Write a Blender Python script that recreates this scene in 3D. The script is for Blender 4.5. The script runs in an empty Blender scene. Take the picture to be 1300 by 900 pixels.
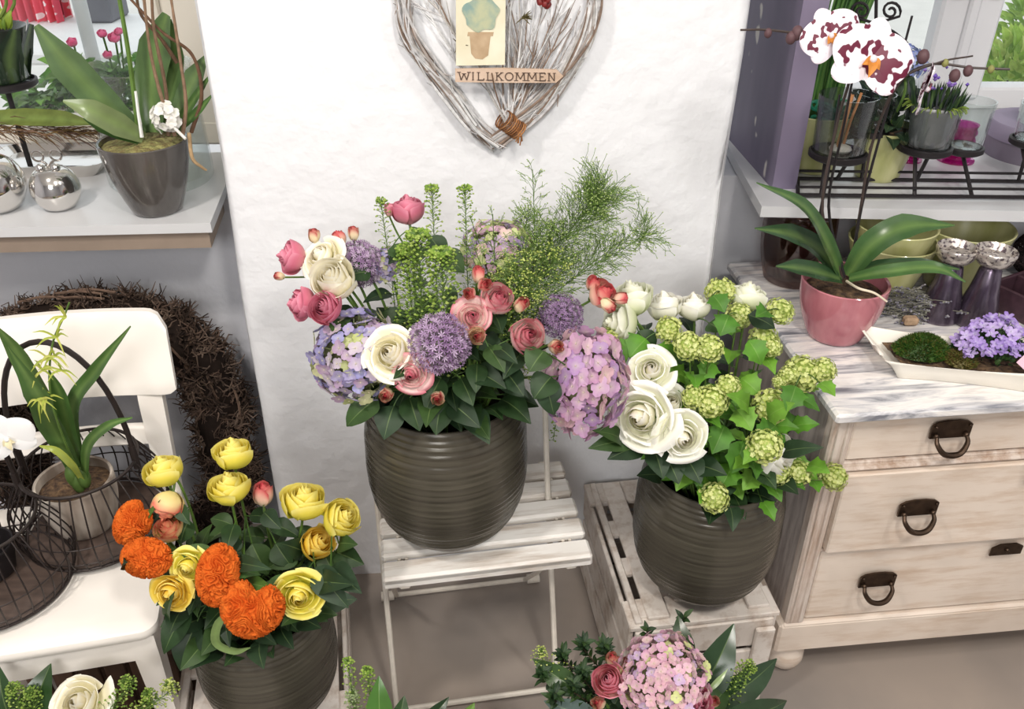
import bpy, math, random
from math import sin, cos, pi, radians, atan2, sqrt
from mathutils import Vector, Matrix, noise
V = Vector
R0 = random.Random(7)
C = bpy.context.scene.collection
SC = bpy.context.scene

# ------------------------------------------------------------------ camera
EYE, TH, FPX = 1.70, radians(32), 1100.0
cam_d = bpy.data.cameras.new('camera'); cam = bpy.data.objects.new('camera', cam_d); C.objects.link(cam)
cam.location = (0, 0, EYE); cam.rotation_euler = (pi/2-TH, 0, 0)
cam_d.sensor_width = 36; cam_d.lens = 36*FPX/1300; cam_d.clip_start = .02
SC.camera = cam
def ray(px, py):
    a, b = (px-650)/FPX, (py-450)/FPX
    return V((a, cos(TH)-b*sin(TH), -sin(TH)-b*cos(TH)))
def P(px, py, h):                       # point of the place at height h
    d = ray(px, py); t = (h-EYE)/d.z
    return V((0, 0, EYE))+d*t
def PD(px, py, D):                      # point of the place at distance D into the room
    d = ray(px, py); return V((0, 0, EYE))+d*(D/d.y)
def mpp(p):                             # metres per pixel at p
    return (p.y*cos(TH)+(EYE-p.z)*sin(TH))/FPX
def S(r, g, b):                         # sRGB 0-255 -> linear
    f = lambda c: c/12.92 if c <= .04045 else ((c+.055)/1.055)**2.4
    return (f(r/255), f(g/255), f(b/255))
def mix(a, b, t):
    t = max(0, min(1, t)); return tuple(x+(y-x)*t for x, y in zip(a, b))

# ------------------------------------------------------------------ mesh building
class MB:
    def __init__(s): s.v = []; s.f = []; s.c = []; s.colored = False
    def add(s, vs, fs, col=None, M=None):
        n = len(s.v)
        for p in vs:
            p = V(p)
            s.v.append(M @ p if M else p)
        s.f += [tuple(i+n for i in f) for f in fs]
        if col is None: s.c += [(1, 1, 1)]*len(vs)
        else:
            s.colored = True
            s.c += list(col) if isinstance(col, list) else [col]*len(vs)
        return s
    def mesh(s, name, m, smooth=True):
        me = bpy.data.meshes.new(name)
        me.from_pydata([tuple(p) for p in s.v], [], s.f)
        me.validate()
        if s.colored:
            a = me.attributes.new('col', 'FLOAT_COLOR', 'POINT')
            if len(me.vertices) == len(s.c):
                a.data.foreach_set('color', [x for c in s.c for x in (c[0], c[1], c[2], 1)])
        if m: me.materials.append(m)
        if smooth:
            me.polygons.foreach_set('use_smooth', [True]*len(me.polygons))
            if smooth != 'all':
                try: me.set_sharp_from_angle(angle=radians(smooth if smooth is not True else 42))
                except Exception: pass
        me.update()
        return me
    def build(s, name, m, parent=None, loc=None, smooth=True, rz=0, kind=None):
        return link(name, s.mesh(name, m, smooth), parent, loc, rz, kind)
def link(name, me, parent=None, loc=None, rz=0, kind=None):
    o = bpy.data.objects.new(name, me); C.objects.link(o)
    if parent: o.parent = parent
    if loc is not None: o.location = loc
    if rz: o.rotation_euler = (0, 0, rz)
    if kind: o['kind'] = kind
    return o
def thing(name, label, cat, loc=(0, 0, 0), rz=0, group=None):
    o = bpy.data.objects.new(name, None); C.objects.link(o)
    o.empty_display_size = .03
    o.location = loc; o.rotation_euler = (0, 0, rz)
    return tag(o, label, cat, group)
def tag(o, label, cat, group=None):
    o['label'] = label; o['category'] = cat
    if group: o['group'] = group
    return o

def grid(fn, nu, nv, colfn=None, closed_u=False):
    vs, fs, cs = [], [], []
    U = nu if closed_u else nu+1
    for j in range(nv+1):
        for i in range(U):
            u, v = i/nu, j/nv
            vs.append(V(fn(u, v)))
            if colfn: cs.append(colfn(u, v))
    for j in range(nv):
        for i in range(nu):
            a = j*U+i; b = j*U+(i+1) % U
            fs.append((a, b, b+U, a+U))
    return vs, fs, (cs if colfn else None)
def frames(path):
    n = len(path); T = []
    for i in range(n):
        t = path[min(i+1, n-1)]-path[max(i-1, 0)]
        T.append(t.normalized() if t.length > 1e-9 else V((0, 0, 1)))
    a = V((0, 0, 1)) if abs(T[0].z) < .9 else V((1, 0, 0))
    N = [(a-T[0]*a.dot(T[0])).normalized()]
    for i in range(1, n):
        x = N[-1]-T[i]*N[-1].dot(T[i])
        N.append(x.normalized() if x.length > 1e-6 else N[-1])
    return T, N
def tube(mb, path, r, n=6, col=None, cap=True, closed=False):
    path = [V(p) for p in path]; k = len(path)
    T, N = frames(path)
    vs, fs = [], []
    for i, p in enumerate(path):
        rr = r[i] if isinstance(r, (list, tuple)) else r
        B = T[i].cross(N[i])
        for j in range(n):
            a = 2*pi*j/n
            vs.append(p+(N[i]*cos(a)+B*sin(a))*rr)
    for i in range(k if closed else k-1):
        for j in range(n):
            a, b = i*n+j, i*n+(j+1) % n
            q = (i+1) % k
            fs.append((a, b, q*n+(j+1) % n, q*n+j))
    if cap and not closed:
        fs.append(tuple(reversed(range(n)))); fs.append(tuple(range((k-1)*n, k*n)))
    c = col
    if isinstance(col, list): c = [x for x in col for _ in range(n)]
    mb.add(vs, fs, c); return mb
def bez(a, b, c, n=8):
    a, b, c = V(a), V(b), V(c)
    return [a*(1-t)**2+b*2*t*(1-t)+c*t*t for t in [i/n for i in range(n+1)]]
def cat(pts, k=6):
    pts = [V(p) for p in pts]; out = []
    q = [pts[0]*2-pts[1]]+pts+[pts[-1]*2-pts[-2]]
    for i in range(1, len(q)-2):
        p0, p1, p2, p3 = q[i-1:i+3]
        for j in range(k):
            t = j/k
            out.append(.5*((2*p1)+(p2-p0)*t+(2*p0-5*p1+4*p2-p3)*t*t+(3*p1-p0-3*p2+p3)*t**3))
    out.append(pts[-1]); return out
def lathe(mb, prof, n=48, col=None, M=None, cap_bottom=False):
    vs, fs = [], []
    for (r, z) in prof:
        for j in range(n):
            a = 2*pi*j/n; vs.append(V((r*cos(a), r*sin(a), z)))
    for i in range(len(prof)-1):
        for j in range(n):
            a, b = i*n+j, i*n+(j+1) % n
            fs.append((a, b, b+n, a+n))
    if prof[0][0] > 1e-6 and cap_bottom: fs.append(tuple(reversed(range(n))))
    mb.add(vs, fs, col, M); return mb
def bx(mb, c, s, col=None, M=None, bev=.0):
    """box centre c, size s, with chamfered edges"""
    x, y, z = [k/2 for k in s]; b = min(bev, x*.9, y*.9, z*.9)
    c = V(c)
    if b <= 0:
        vs = [c+V((i*x, j*y, k*z)) for i in (-1, 1) for j in (-1, 1) for k in (-1, 1)]
        fs = [(0, 1, 3, 2), (4, 6, 7, 5), (0, 4, 5, 1), (2, 3, 7, 6), (0, 2, 6, 4), (1, 5, 7, 3)]
        mb.add(vs, fs, col, M); return mb
    vs = []; idx = {}
    for i in (-1, 1):
        for j in (-1, 1):
            for k in (-1, 1):
                for ax in range(3):
                    q = [i*(x-b), j*(y-b), k*(z-b)]; q[ax] = (i*x, j*y, k*z)[ax]
                    idx[(i, j, k, ax)] = len(vs); vs.append(c+V(q))
    fs = []
    cyc = [(-1, -1), (1, -1), (1, 1), (-1, 1)]
    def key(ax, s_, a, b_):
        o = [0, 0, 0]; o[ax] = s_; o[(ax+1) % 3] = a; o[(ax+2) % 3] = b_; return tuple(o)
    for ax in range(3):
        for s_ in (-1, 1):
            f = [idx[key(ax, s_, a, b_)+(ax,)] for a, b_ in cyc]
            fs.append(tuple(f if s_ > 0 else f[::-1]))
        a1, a2 = (ax+1) % 3, (ax+2) % 3
        for p in (-1, 1):
            for q in (-1, 1):
                def kk(t):
                    o = [0, 0, 0]; o[ax] = t; o[a1] = p; o[a2] = q; return tuple(o)
                f = [idx[kk(-1)+(a1,)], idx[kk(1)+(a1,)], idx[kk(1)+(a2,)], idx[kk(-1)+(a2,)]]
                fs.append(tuple(f if p*q > 0 else f[::-1]))
    for i in (-1, 1):
        for j in (-1, 1):
            for k in (-1, 1):
                f = [idx[(i, j, k, a)] for a in range(3)]
                fs.append(tuple(f if i*j*k > 0 else f[::-1]))
    mb.add(vs, fs, col, M); return mb
def beam(mb, a, b, w, t, up=V((0, 0, 1)), bev=.002, col=None):
    """board of width w and thickness t (along up) from a to b"""
    a, b = V(a), V(b); d = (b-a); L = d.length; d.normalize()
    s = d.cross(up).normalized(); u = s.cross(d)
    M = Matrix(((d.x, s.x, u.x, (a.x+b.x)/2), (d.y, s.y, u.y, (a.y+b.y)/2), (d.z, s.z, u.z, (a.z+b.z)/2), (0, 0, 0, 1)))
    return bx(mb, (0, 0, 0), (L, w, t), col, M, bev)
def prism(mb, outline, z0, z1, col=None, M=None):
    n = len(outline)
    vs = [V((x, y, z0)) for x, y in outline]+[V((x, y, z1)) for x, y in outline]
    fs = [tuple(reversed(range(n))), tuple(range(n, 2*n))]+[(i, (i+1) % n, n+(i+1) % n, n+i) for i in range(n)]
    mb.add(vs, fs, col, M); return mb
def ball(mb, c, r, nu=8, nv=6, col=None, sz=1):
    c = V(c)
    vs, fs, _ = grid(lambda u, v: c+V((r*sin(pi*v)*cos(2*pi*u), r*sin(pi*v)*sin(2*pi*u), -r*sz*cos(pi*v))), nu, nv, closed_u=True)
    mb.add(vs, fs, col); return mb
def octa(mb, c, r, col=None):
    c = V(c)
    vs = [c+V(p)*r for p in ((1, 0, 0), (-1, 0, 0), (0, 1, 0), (0, -1, 0), (0, 0, 1), (0, 0, -1))]
    mb.add(vs, [(0, 2, 4), (2, 1, 4), (1, 3, 4), (3, 0, 4), (2, 0, 5), (1, 2, 5), (3, 1, 5), (0, 3, 5)], col); return mb
def orient(z, spin=0):
    """rotation matrix that takes +z to the direction z"""
    z = V(z).normalized()
    x = V((0, 0, 1)).cross(z)
    if x.length < 1e-4: x = V((1, 0, 0))
    x.normalize(); y = z.cross(x)
    return Matrix(((x.x, y.x, z.x), (x.y, y.y, z.y), (x.z, y.z, z.z))).to_4x4() @ Matrix.Rotation(spin, 4, 'Z')
def fib(n, zmin=-1.0):
    out = []
    for i in range(n):
        z = 1-(1-zmin)*(i+.5)/n; a = i*2.399963
        r = sqrt(max(0, 1-z*z)); out.append(V((r*cos(a), r*sin(a), z)))
    return out

# ------------------------------------------------------------------ materials
MATS = {}
def _new(name):
    m = bpy.data.materials.new(name); m.use_nodes = True
    nt = m.node_tree; b = nt.nodes['Principled BSDF']
    return m, nt, b
def N(nt, t, **kw):
    n = nt.nodes.new(t)
    for k, v in kw.items():
        if k in n.inputs: n.inputs[k].default_value = v
        else: setattr(n, k, v)
    return n
def rgba(c): return (c[0], c[1], c[2], 1)
def coords(nt, scale=(1, 1, 1), rot=(0, 0, 0)):
    tc = N(nt, 'ShaderNodeTexCoord'); mp = N(nt, 'ShaderNodeMapping')
    mp.inputs['Scale'].default_value = scale; mp.inputs['Rotation'].default_value = rot
    nt.links.new(tc.outputs['Object'], mp.inputs['Vector']); return mp.outputs['Vector']
def ramp(nt, fac, stops):
    r = N(nt, 'ShaderNodeValToRGB'); e = r.color_ramp.elements
    while len(e) < len(stops): e.new(.5)
    for el, (p, c) in zip(e, stops): el.position = p; el.color = rgba(c)
    nt.links.new(fac, r.inputs['Fac']); return r.outputs['Color']
def bump(nt, b, h, strength=.3, dist=.002):
    n = N(nt, 'ShaderNodeBump'); n.inputs['Strength'].default_value = strength; n.inputs['Distance'].default_value = dist
    nt.links.new(h, n.inputs['Height']); nt.links.new(n.outputs['Normal'], b.inputs['Normal'])
def mat(name, c, rough=.5, metal=0, var=0.0, vs=20, c2=None, bmp=0, bs=60, bd=.002, stretch=(1, 1, 1), emis=0, spec=.5, coat=0, thr=(.35, .65), detail=4):
    m, nt, b = _new(name)
    b.inputs['Base Color'].default_value = rgba(c); b.inputs['Roughness'].default_value = rough; b.inputs['Metallic'].default_value = metal
    b.inputs['Specular IOR Level'].default_value = spec
    if coat: b.inputs['Coat Weight'].default_value = coat; b.inputs['Coat Roughness'].default_value = .08
    if c2 or var:
        n = N(nt, 'ShaderNodeTexNoise'); n.inputs['Scale'].default_value = vs; n.inputs['Detail'].default_value = detail
        nt.links.new(coords(nt, stretch), n.inputs['Vector'])
        cc2 = c2 or tuple(x*(1-var) for x in c)
        nt.links.new(ramp(nt, n.outputs['Fac'], [(thr[0], c), (thr[1], cc2)]), b.inputs['Base Color'])
    if bmp:
        n = N(nt, 'ShaderNodeTexNoise'); n.inputs['Scale'].default_value = bs; n.inputs['Detail'].default_value = 3
        nt.links.new(coords(nt, stretch), n.inputs['Vector']); bump(nt, b, n.outputs['Fac'], bmp, bd)
    if emis: b.inputs['Emission Color'].default_value = rgba(c); b.inputs['Emission Strength'].default_value = emis
    return m
def colmat(name, rough=.5, transl=.0, var=.12, vs=60, spec=.4, metal=0):
    """uses the colour carried by the mesh, slightly mottled"""
    m, nt, b = _new(name)
    a = N(nt, 'ShaderNodeAttribute', attribute_name='col')
    n = N(nt, 'ShaderNodeTexNoise'); n.inputs['Scale'].default_value = vs
    nt.links.new(coords(nt), n.inputs['Vector'])
    mx = N(nt, 'ShaderNodeMix', data_type='RGBA', blend_type='MULTIPLY'); mx.inputs[0].default_value = 1
    nt.links.new(a.outputs['Color'], mx.inputs[6])
    nt.links.new(ramp(nt, n.outputs['Fac'], [(.3, (1-var,)*3), (.7, (1, 1, 1))]), mx.inputs[7])
    nt.links.new(mx.outputs[2], b.inputs['Base Color'])
    b.inputs['Roughness'].default_value = rough; b.inputs['Specular IOR Level'].default_value = spec; b.inputs['Metallic'].default_value = metal
    if transl:
        t = N(nt, 'ShaderNodeBsdfTranslucent'); nt.links.new(mx.outputs[2], t.inputs['Color'])
        ms = N(nt, 'ShaderNodeMixShader'); ms.inputs[0].default_value = transl
        nt.links.new(b.outputs[0], ms.inputs[1]); nt.links.new(t.outputs[0], ms.inputs[2])
        nt.links.new(ms.outputs[0], nt.nodes['Material Output'].inputs['Surface'])
    return m
def glassmat(name, tint=(1, 1, 1), refl=1.0, base=.0):
    m, nt, b = _new(name); nt.nodes.remove(b)
    tr = N(nt, 'ShaderNodeBsdfTransparent'); tr.inputs[0].default_value = rgba(tint)
    gl = N(nt, 'ShaderNodeBsdfGlossy'); gl.inputs['Roughness'].default_value = .03
    fr = N(nt, 'ShaderNodeLayerWeight'); fr.inputs[0].default_value = .25
    mu = N(nt, 'ShaderNodeMath', operation='MULTIPLY_ADD'); mu.inputs[1].default_value = .55*refl; mu.inputs[2].default_value = .04*refl+base
    nt.links.new(fr.outputs['Facing'], mu.inputs[0])
    ms = N(nt, 'ShaderNodeMixShader')
    nt.links.new(mu.outputs[0], ms.inputs[0]); nt.links.new(tr.outputs[0], ms.inputs[1]); nt.links.new(gl.outputs[0], ms.inputs[2])
    nt.links.new(ms.outputs[0], nt.nodes['Material Output'].inputs['Surface'])
    return m
def woodwash(name, white, brown, stretch, amount=.55, rough=.6, scale=9, grey=None):
    """whitewashed wood: paint worn off along the grain"""
    m, nt, b = _new(name)
    n1 = N(nt, 'ShaderNodeTexNoise'); n1.inputs['Scale'].default_value = scale; n1.inputs['Detail'].default_value = 8; n1.inputs['Roughness'].default_value = .65
    n2 = N(nt, 'ShaderNodeTexNoise'); n2.inputs['Scale'].default_value = 4; n2.inputs['Detail'].default_value = 3
    nt.links.new(coords(nt, stretch), n1.inputs['Vector']); nt.links.new(coords(nt), n2.inputs['Vector'])
    c1 = ramp(nt, n1.outputs['Fac'], [(amount-.1, white), (amount+.2, brown)])
    c2 = ramp(nt, n2.outputs['Fac'], [(.35, (1, 1, 1)), (.7, grey or (.82, .80, .78))])
    mx = N(nt, 'ShaderNodeMix', data_type='RGBA', blend_type='MULTIPLY'); mx.inputs[0].default_value = 1
    nt.links.new(c1, mx.inputs[6]); nt.links.new(c2, mx.inputs[7]); nt.links.new(mx.outputs[2], b.inputs['Base Color'])
    b.inputs['Roughness'].default_value = rough; b.inputs['Specular IOR Level'].default_value = .3
    bump(nt, b, n1.outputs['Fac'], .25, .002)
    return m

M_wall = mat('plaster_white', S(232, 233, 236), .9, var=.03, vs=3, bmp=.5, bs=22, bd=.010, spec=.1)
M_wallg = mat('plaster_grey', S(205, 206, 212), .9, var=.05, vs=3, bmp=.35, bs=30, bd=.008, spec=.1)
M_floor = mat('floor_screed', S(160, 148, 138), .5, c2=S(138, 130, 124), vs=2.5, bmp=.05, bs=30, spec=.35)
M_ceil = mat('ceiling_white', S(235, 233, 228), .9)
M_sill = mat('sill_laminate', S(205, 206, 208), .32, var=.03, vs=6, spec=.5)
M_sillunder = mat('sill_underside', S(146, 130, 116), .6, var=.15, vs=10, stretch=(1, 8, 1))
M_frame = mat('window_cream', S(225, 218, 205), .5, var=.04, vs=5)
M_frameg = mat('window_white', S(222, 222, 224), .45, var=.04, vs=5)
M_brass = mat('old_brass', S(150, 135, 105), .4, metal=.7)
M_pane = glassmat('pane_glass', (.98, .99, .99), .5)
M_glass = glassmat('clear_glass', (.955, .98, .975), 1.0)
M_smoke = glassmat('smoky_glass', (.80, .82, .82), 1.0)
M_amber = glassmat('brown_glass', (.66, .54, .50), .7, .02)
M_pinkg = glassmat('pink_glass', (.80, .22, .62), .9)
M_purpleframe = None
M_whitew = woodwash('whitewashed_slats', S(238, 235, 230), S(176, 158, 140), (1, 9, 9), .56, scale=5)
M_crate = woodwash('whitewashed_crate', S(228, 220, 212), S(178, 156, 138), (3, 3, 3), .57, scale=9)
M_dresser = woodwash('limed_wood_front', S(234, 220, 206), S(206, 180, 156), (1.5, 8, 10), .58, scale=4)
M_dresserp = woodwash('limed_wood_post', S(222, 210, 200), S(168, 138, 115), (8, 8, 1.2), .52, scale=5)
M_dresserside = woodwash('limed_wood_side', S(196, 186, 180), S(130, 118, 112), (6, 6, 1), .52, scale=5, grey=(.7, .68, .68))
M_gap = mat('raw_brown_wood', S(120, 75, 48), .7, var=.3, vs=15)
M_chair = mat('chair_white_paint', S(248, 242, 234), .42, var=.03, vs=6)
M_metalw = mat('white_painted_steel', S(226, 218, 206), .45, var=.12, vs=40)
M_black = mat('black_iron', S(38, 34, 36), .5, metal=.3)
M_wire = mat('dark_wire', S(48, 40, 38), .45, metal=.4)
M_silver = mat('silver', S(225, 222, 218), .12, metal=1, bmp=.12, bs=25, bd=.004)
M_pewter = mat('dark_bronze', S(82, 66, 54), .38, metal=.85, var=.4, vs=60)
M_soil = mat('bark_soil', S(62, 46, 36), .95, c2=S(110, 86, 62), vs=90, bmp=1, bs=90, bd=.01)
M_moss = mat('moss_beige', S(150, 148, 92), .95, c2=S(112, 96, 60), vs=70, bmp=1, bs=90, bd=.012)
M_petal = colmat('petal', .55, .22, .06, 120)
M_leaf = colmat('leaf', .50, .12, .30, 45, .32)
M_leafgloss = colmat('glossy_leaf', .26, .08, .22, 25, .5)
M_stem = mat('green_stem', S(92, 122, 52), .5, var=.25, vs=60)
M_stemb = mat('brown_stem', S(72, 58, 44), .6, var=.3, vs=60)
M_twig = colmat('bark_twigs', .85, 0, .35, 80, .2)
M_lav = colmat('dried_flower', .9, 0, .2, 90, .1)

def marble():
    m, nt, b = _new('white_marble')
    n = N(nt, 'ShaderNodeTexNoise'); n.inputs['Scale'].default_value = 4.5; n.inputs['Detail'].default_value = 9; n.inputs['Roughness'].default_value = .62; n.inputs['Distortion'].default_value = .6
    nt.links.new(coords(nt, (1.2, 9, 4), (0, 0, radians(-28))), n.inputs['Vector'])
    c = ramp(nt, n.outputs['Fac'], [(.36, S(120, 122, 130)), (.45, S(200, 199, 202)), (.56, S(240, 236, 232)), (.72, S(205, 200, 198))])
    nt.links.new(c, b.inputs['Base Color']); b.inputs['Roughness'].default_value = .28
    return m
M_marble = marble()
def vasemat():
    m, nt, b = _new('bronze_grey_glaze')
    n = N(nt, 'ShaderNodeTexNoise'); n.inputs['Scale'].default_value = 5; n.inputs['Detail'].default_value = 7
    nt.links.new(coords(nt, (1, 1, 14)), n.inputs['Vector'])
    c = ramp(nt, n.outputs['Fac'], [(.32, S(68, 64, 56)), (.50, S(77, 73, 63)), (.70, S(86, 82, 71))])
    nt.links.new(c, b.inputs['Base Color']); b.inputs['Roughness'].default_value = .21
    b.inputs['Metallic'].default_value = .15
    n2 = N(nt, 'ShaderNodeTexNoise'); n2.inputs['Scale'].default_value = 7; n2.inputs['Detail'].default_value = 5
    nt.links.new(coords(nt, (.6, .6, 30)), n2.inputs['Vector']); bump(nt, b, n2.outputs['Fac'], .35, .003)
    return m
M_vase = vasemat()
def glaze(name, c1, c2, rough=.18):
    m, nt, b = _new(name)
    n = N(nt, 'ShaderNodeTexNoise'); n.inputs['Scale'].default_value = 6; n.inputs['Detail'].default_value = 6
    nt.links.new(coords(nt, (3, 3, .8)), n.inputs['Vector'])
    nt.links.new(ramp(nt, n.outputs['Fac'], [(.35, c1), (.65, c2)]), b.inputs['Base Color'])
    b.inputs['Roughness'].default_value = rough; b.inputs['Coat Weight'].default_value = .4; return m
M_potgrey = glaze('grey_crackle_glaze', S(64, 59, 56), S(90, 86, 83), .12)
M_potpink = glaze('rose_pink_glaze', S(166, 96, 106), S(196, 128, 136), .14)
M_potgreen = glaze('lime_crackle_glaze', S(170, 172, 108), S(202, 200, 150), .3)
def purplemat():
    m, nt, b = _new('worn_purple_paint')
    n = N(nt, 'ShaderNodeTexNoise'); n.inputs['Scale'].default_value = 11; n.inputs['Detail'].default_value = 2
    nt.links.new(coords(nt, (1.4, .7, .62)), n.inputs['Vector'])
    n2 = N(nt, 'ShaderNodeTexNoise'); n2.inputs['Scale'].default_value = 8
    nt.links.new(coords(nt, (1, 1, .4)), n2.inputs['Vector'])
    base = ramp(nt, n2.outputs['Fac'], [(.35, S(106, 98, 120)), (.7, S(128, 118, 140))])
    r = N(nt, 'ShaderNodeValToRGB'); r.color_ramp.elements[0].position = .675; r.color_ramp.elements[1].position = .69
    nt.links.new(n.outputs['Fac'], r.inputs['Fac'])
    mx = N(nt, 'ShaderNodeMix', data_type='RGBA'); nt.links.new(r.outputs['Color'], mx.inputs[0])
    nt.links.new(base, mx.inputs[6]); mx.inputs[7].default_value = rgba(S(222, 216, 208))
    nt.links.new(mx.outputs[2], b.inputs['Base Color']); b.inputs['Roughness'].default_value = .5
    return m
M_purple = purplemat()
def orchidmat():
    m, nt, b = _new('orchid_spotted')
    a = N(nt, 'ShaderNodeAttribute', attribute_name='col')
    n = N(nt, 'ShaderNodeTexNoise'); n.inputs['Scale'].default_value = 3.6; n.inputs['Detail'].default_value = 1
    cv = coords(nt); nt.links.new(cv, n.inputs['Vector'])
    ln = N(nt, 'ShaderNodeVectorMath', operation='LENGTH'); nt.links.new(cv, ln.inputs[0])
    ma = N(nt, 'ShaderNodeMath', operation='MULTIPLY_ADD'); ma.inputs[1].default_value = -.22
    nt.links.new(ln.outputs['Value'], ma.inputs[0]); nt.links.new(n.outputs['Fac'], ma.inputs[2])
    r = N(nt, 'ShaderNodeValToRGB'); r.color_ramp.elements[0].position = .425; r.color_ramp.elements[1].position = .45
    nt.links.new(ma.outputs[0], r.inputs['Fac'])
    mx = N(nt, 'ShaderNodeMix', data_type='RGBA'); nt.links.new(r.outputs['Color'], mx.inputs[0])
    nt.links.new(a.outputs['Color'], mx.inputs[6]); mx.inputs[7].default_value = rgba(S(96, 12, 46))
    nt.links.new(mx.outputs[2], b.inputs['Base Color']); b.inputs['Roughness'].default_value = .5
    return m
M_orchid = orchidmat()
WORLD_S = 2.6
EXPOSURE = -1.06
LAMPS = [
 ('ceiling_spot', (.50, -.25, 2.68), (.0, 1.4, .5), .28, 54, (1, .95, .88)),
 ('ceiling_spot', (-1.0, .30, 2.68), (-.85, 1.2, .45), .22, 52, (1, .93, .86)),
 ('ceiling_spot', (1.45, .2, 2.68), (1.0, 1.3, .8), .30, 32, (1, .96, .92)),
 ('ceiling_panel', (-.5, -2.0, 2.45), (-.2, 1.6, .5), 1.2, 120, (1, .98, .96)),  # fill light added behind the camera to brighten walls under the sills
]
# ================================================================== the setting
def struct(name, mb, m, smooth=True, **k): return mb.build(name, m, kind='structure', smooth=smooth, **k)
X0, X1, YF, ZC = -2.7, 2.7, -2.3, 2.75
struct('floor', bx(MB(), (0, .1, -.05), (5.4, 4.8, .1)), M_floor)
struct('ceiling', bx(MB(), (0, .1, ZC+.05), (5.6, 5.0, .1)), M_ceil)
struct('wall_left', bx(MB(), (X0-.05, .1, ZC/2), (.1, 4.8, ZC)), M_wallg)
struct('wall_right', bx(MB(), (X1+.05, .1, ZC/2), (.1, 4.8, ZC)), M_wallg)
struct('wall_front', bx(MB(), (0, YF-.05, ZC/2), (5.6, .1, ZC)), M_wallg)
# the plastered pier between the two window niches
def pier():
    h, d, r = .508, .80, .022
    out = []
    for (cx, cy, a0) in ((h-r, r, -90), (h-r, d-r, 0), (-h+r, d-r, 90), (-h+r, r, 180)):
        for k in range(6):
            a = radians(a0+18*k); out.append((cx+r*cos(a), cy+r*sin(a)))
    mb = MB(); nz = 40
    vs, fs = [], []
    n = len(out)
    for j in range(nz+1):
        z = ZC*j/nz
        for i, (x, y) in enumerate(out):
            w = .006*noise.noise(V((x*3, y*3, z*3)))+.012*noise.noise(V((i*.5, z*1.1, 4)))*(1 if abs(x) > .4 else 0)
            vs.append(V((x+(w if x > 0 else -w)-.012*(z/1.4-.5)*(-1 if x < 0 else 0), y+w*.5, z)))
    for j in range(nz):
        for i in range(n):
            a, b = j*n+i, j*n+(i+1) % n; fs.append((a, b, b+n, a+n))
    mb.add(vs, fs); return mb
struct('wall_back', pier(), M_wall, loc=(-.065, 1.658, 0), rz=radians(5), smooth='all')
# left niche: wall under the sill, lintel, end pier
m = MB()
bx(m, (-1.63, 1.97, .485), (2.14, .30, .97)); bx(m, (-1.62, 2.2, 2.48), (2.16, .24, .56)); bx(m, (-2.35, 2.2, 1.58), (.7, .24, 1.24))
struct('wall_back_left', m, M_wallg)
m = MB()
bx(m, (1.575, 2.12, .485), (2.25, .30, .97)); bx(m, (1.575, 2.46, 2.48), (2.25, .24, .56)); bx(m, (2.3, 2.46, 1.58), (.8, .24, 1.24)); bx(m, (.60, 2.50, 1.58), (.12, .2, 1.24))
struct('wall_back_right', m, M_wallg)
# window sills
def sill(a, b, c, d, t):
    m = MB(); o = [(p.x, p.y) for p in (a, b, c, d)]
    prism(m, o, 1-t, 1.0); return m
a, b = P(0, 289, 1.0), P(267, 283, 1.0); e = P(285, 238, 1.0)
k = (b-a).normalized()
s1 = MB(); q = e+(e-b)*1.2
prism(s1, [(p.x, p.y) for p in (a-k*1.1, b, q, V((-2.1, q.y, 1)))], .979, 1.0)
struct('trim_1', s1, M_sill, smooth=False)
s2 = MB(); f0, f1 = P(967, 262, 1.0), P(1300, 268, 1.0); bk = P(932, 200, 1.0); kk = (f1-f0).normalized()
prism(s2, [(p.x, p.y) for p in (f0, f0+kk*1.35, V((f0.x+1.4, 2.45, 1)), V((bk.x+.02, 2.45, 1)), bk)], .976, 1.0)
struct('trim_2', s2, M_sill, smooth=False)
def under(a_, z0, z1):
    u = MB(); prism(u, [(p.x, p.y) for p in a_], z0, z1); return u
struct('trim_4', under((a-k*1.1+V((0, .012, 0)), b+V((-.012, .012, 0)), q+V((-.012, 0, 0)), V((-2.1, q.y, 1))), .940, .979), M_sillunder, smooth=False)
struct('trim_5', under((f0+V((.03, .045, 0)), f0+kk*1.3+V((0, .045, 0)), V((f0.x+1.4, 2.0, 1)), V((bk.x+.02, 2.0, 1))), .960, .976), M_sillunder, smooth=False)
# purple niche lining, paint chipped
pl0, pl1, pl2 = P(980, 240, 1.0), P(1010, 240, 1.0), P(934, 187, 1.0)
m = MB(); dv = (pl2-pl0)
prism(m, [(p.x, p.y) for p in (pl0, pl1, pl1+V((dv.x*.6, dv.y*1.5, 0)), pl0+dv*1.5)], 1.0, 2.2)
struct('trim_3', m, M_purple, smooth=False)
# windows
def window(name, x0, x1, y, z0, z1, mats, mull):
    w = thing(name, None, None); del w['label']; del w['category']
    w['kind'] = 'structure'; w.location = ((x0+x1)/2, y, z0)
    cx = (x0+x1)/2
    f = MB()
    for xx, ww in ((x0, .07), (x1, mull[1])):
        bx(f, (xx-cx, 0, (z1-z0)/2), (ww, .07, z1-z0), bev=.006)
    bx(f, (0, 0, .03), (x1-x0, .075, .06), bev=.006); bx(f, (0, 0, z1-z0-.03), (x1-x0, .07, .06), bev=.006)
    fr = f.build('window_frame', mats[0], w)
    if mull[0] is not None:
        f = MB()
        for s in (-1, 1):
            bx(f, (mull[0]-cx+s*.042, -.02, (z1-z0)/2), (.078, .06, z1-z0-.06), bev=.008)
        bx(f, (mull[0]-cx, -.055, (z1-z0)/2), (.03, .02, z1-z0-.08), bev=.006)
        f.build('sash_stile', mats[0], w)
    bx(MB(), (0, .01, (z1-z0)/2), (x1-x0-.04, .008, z1-z0-.06)).build('window_pane', M_pane, w)
    return w
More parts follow.
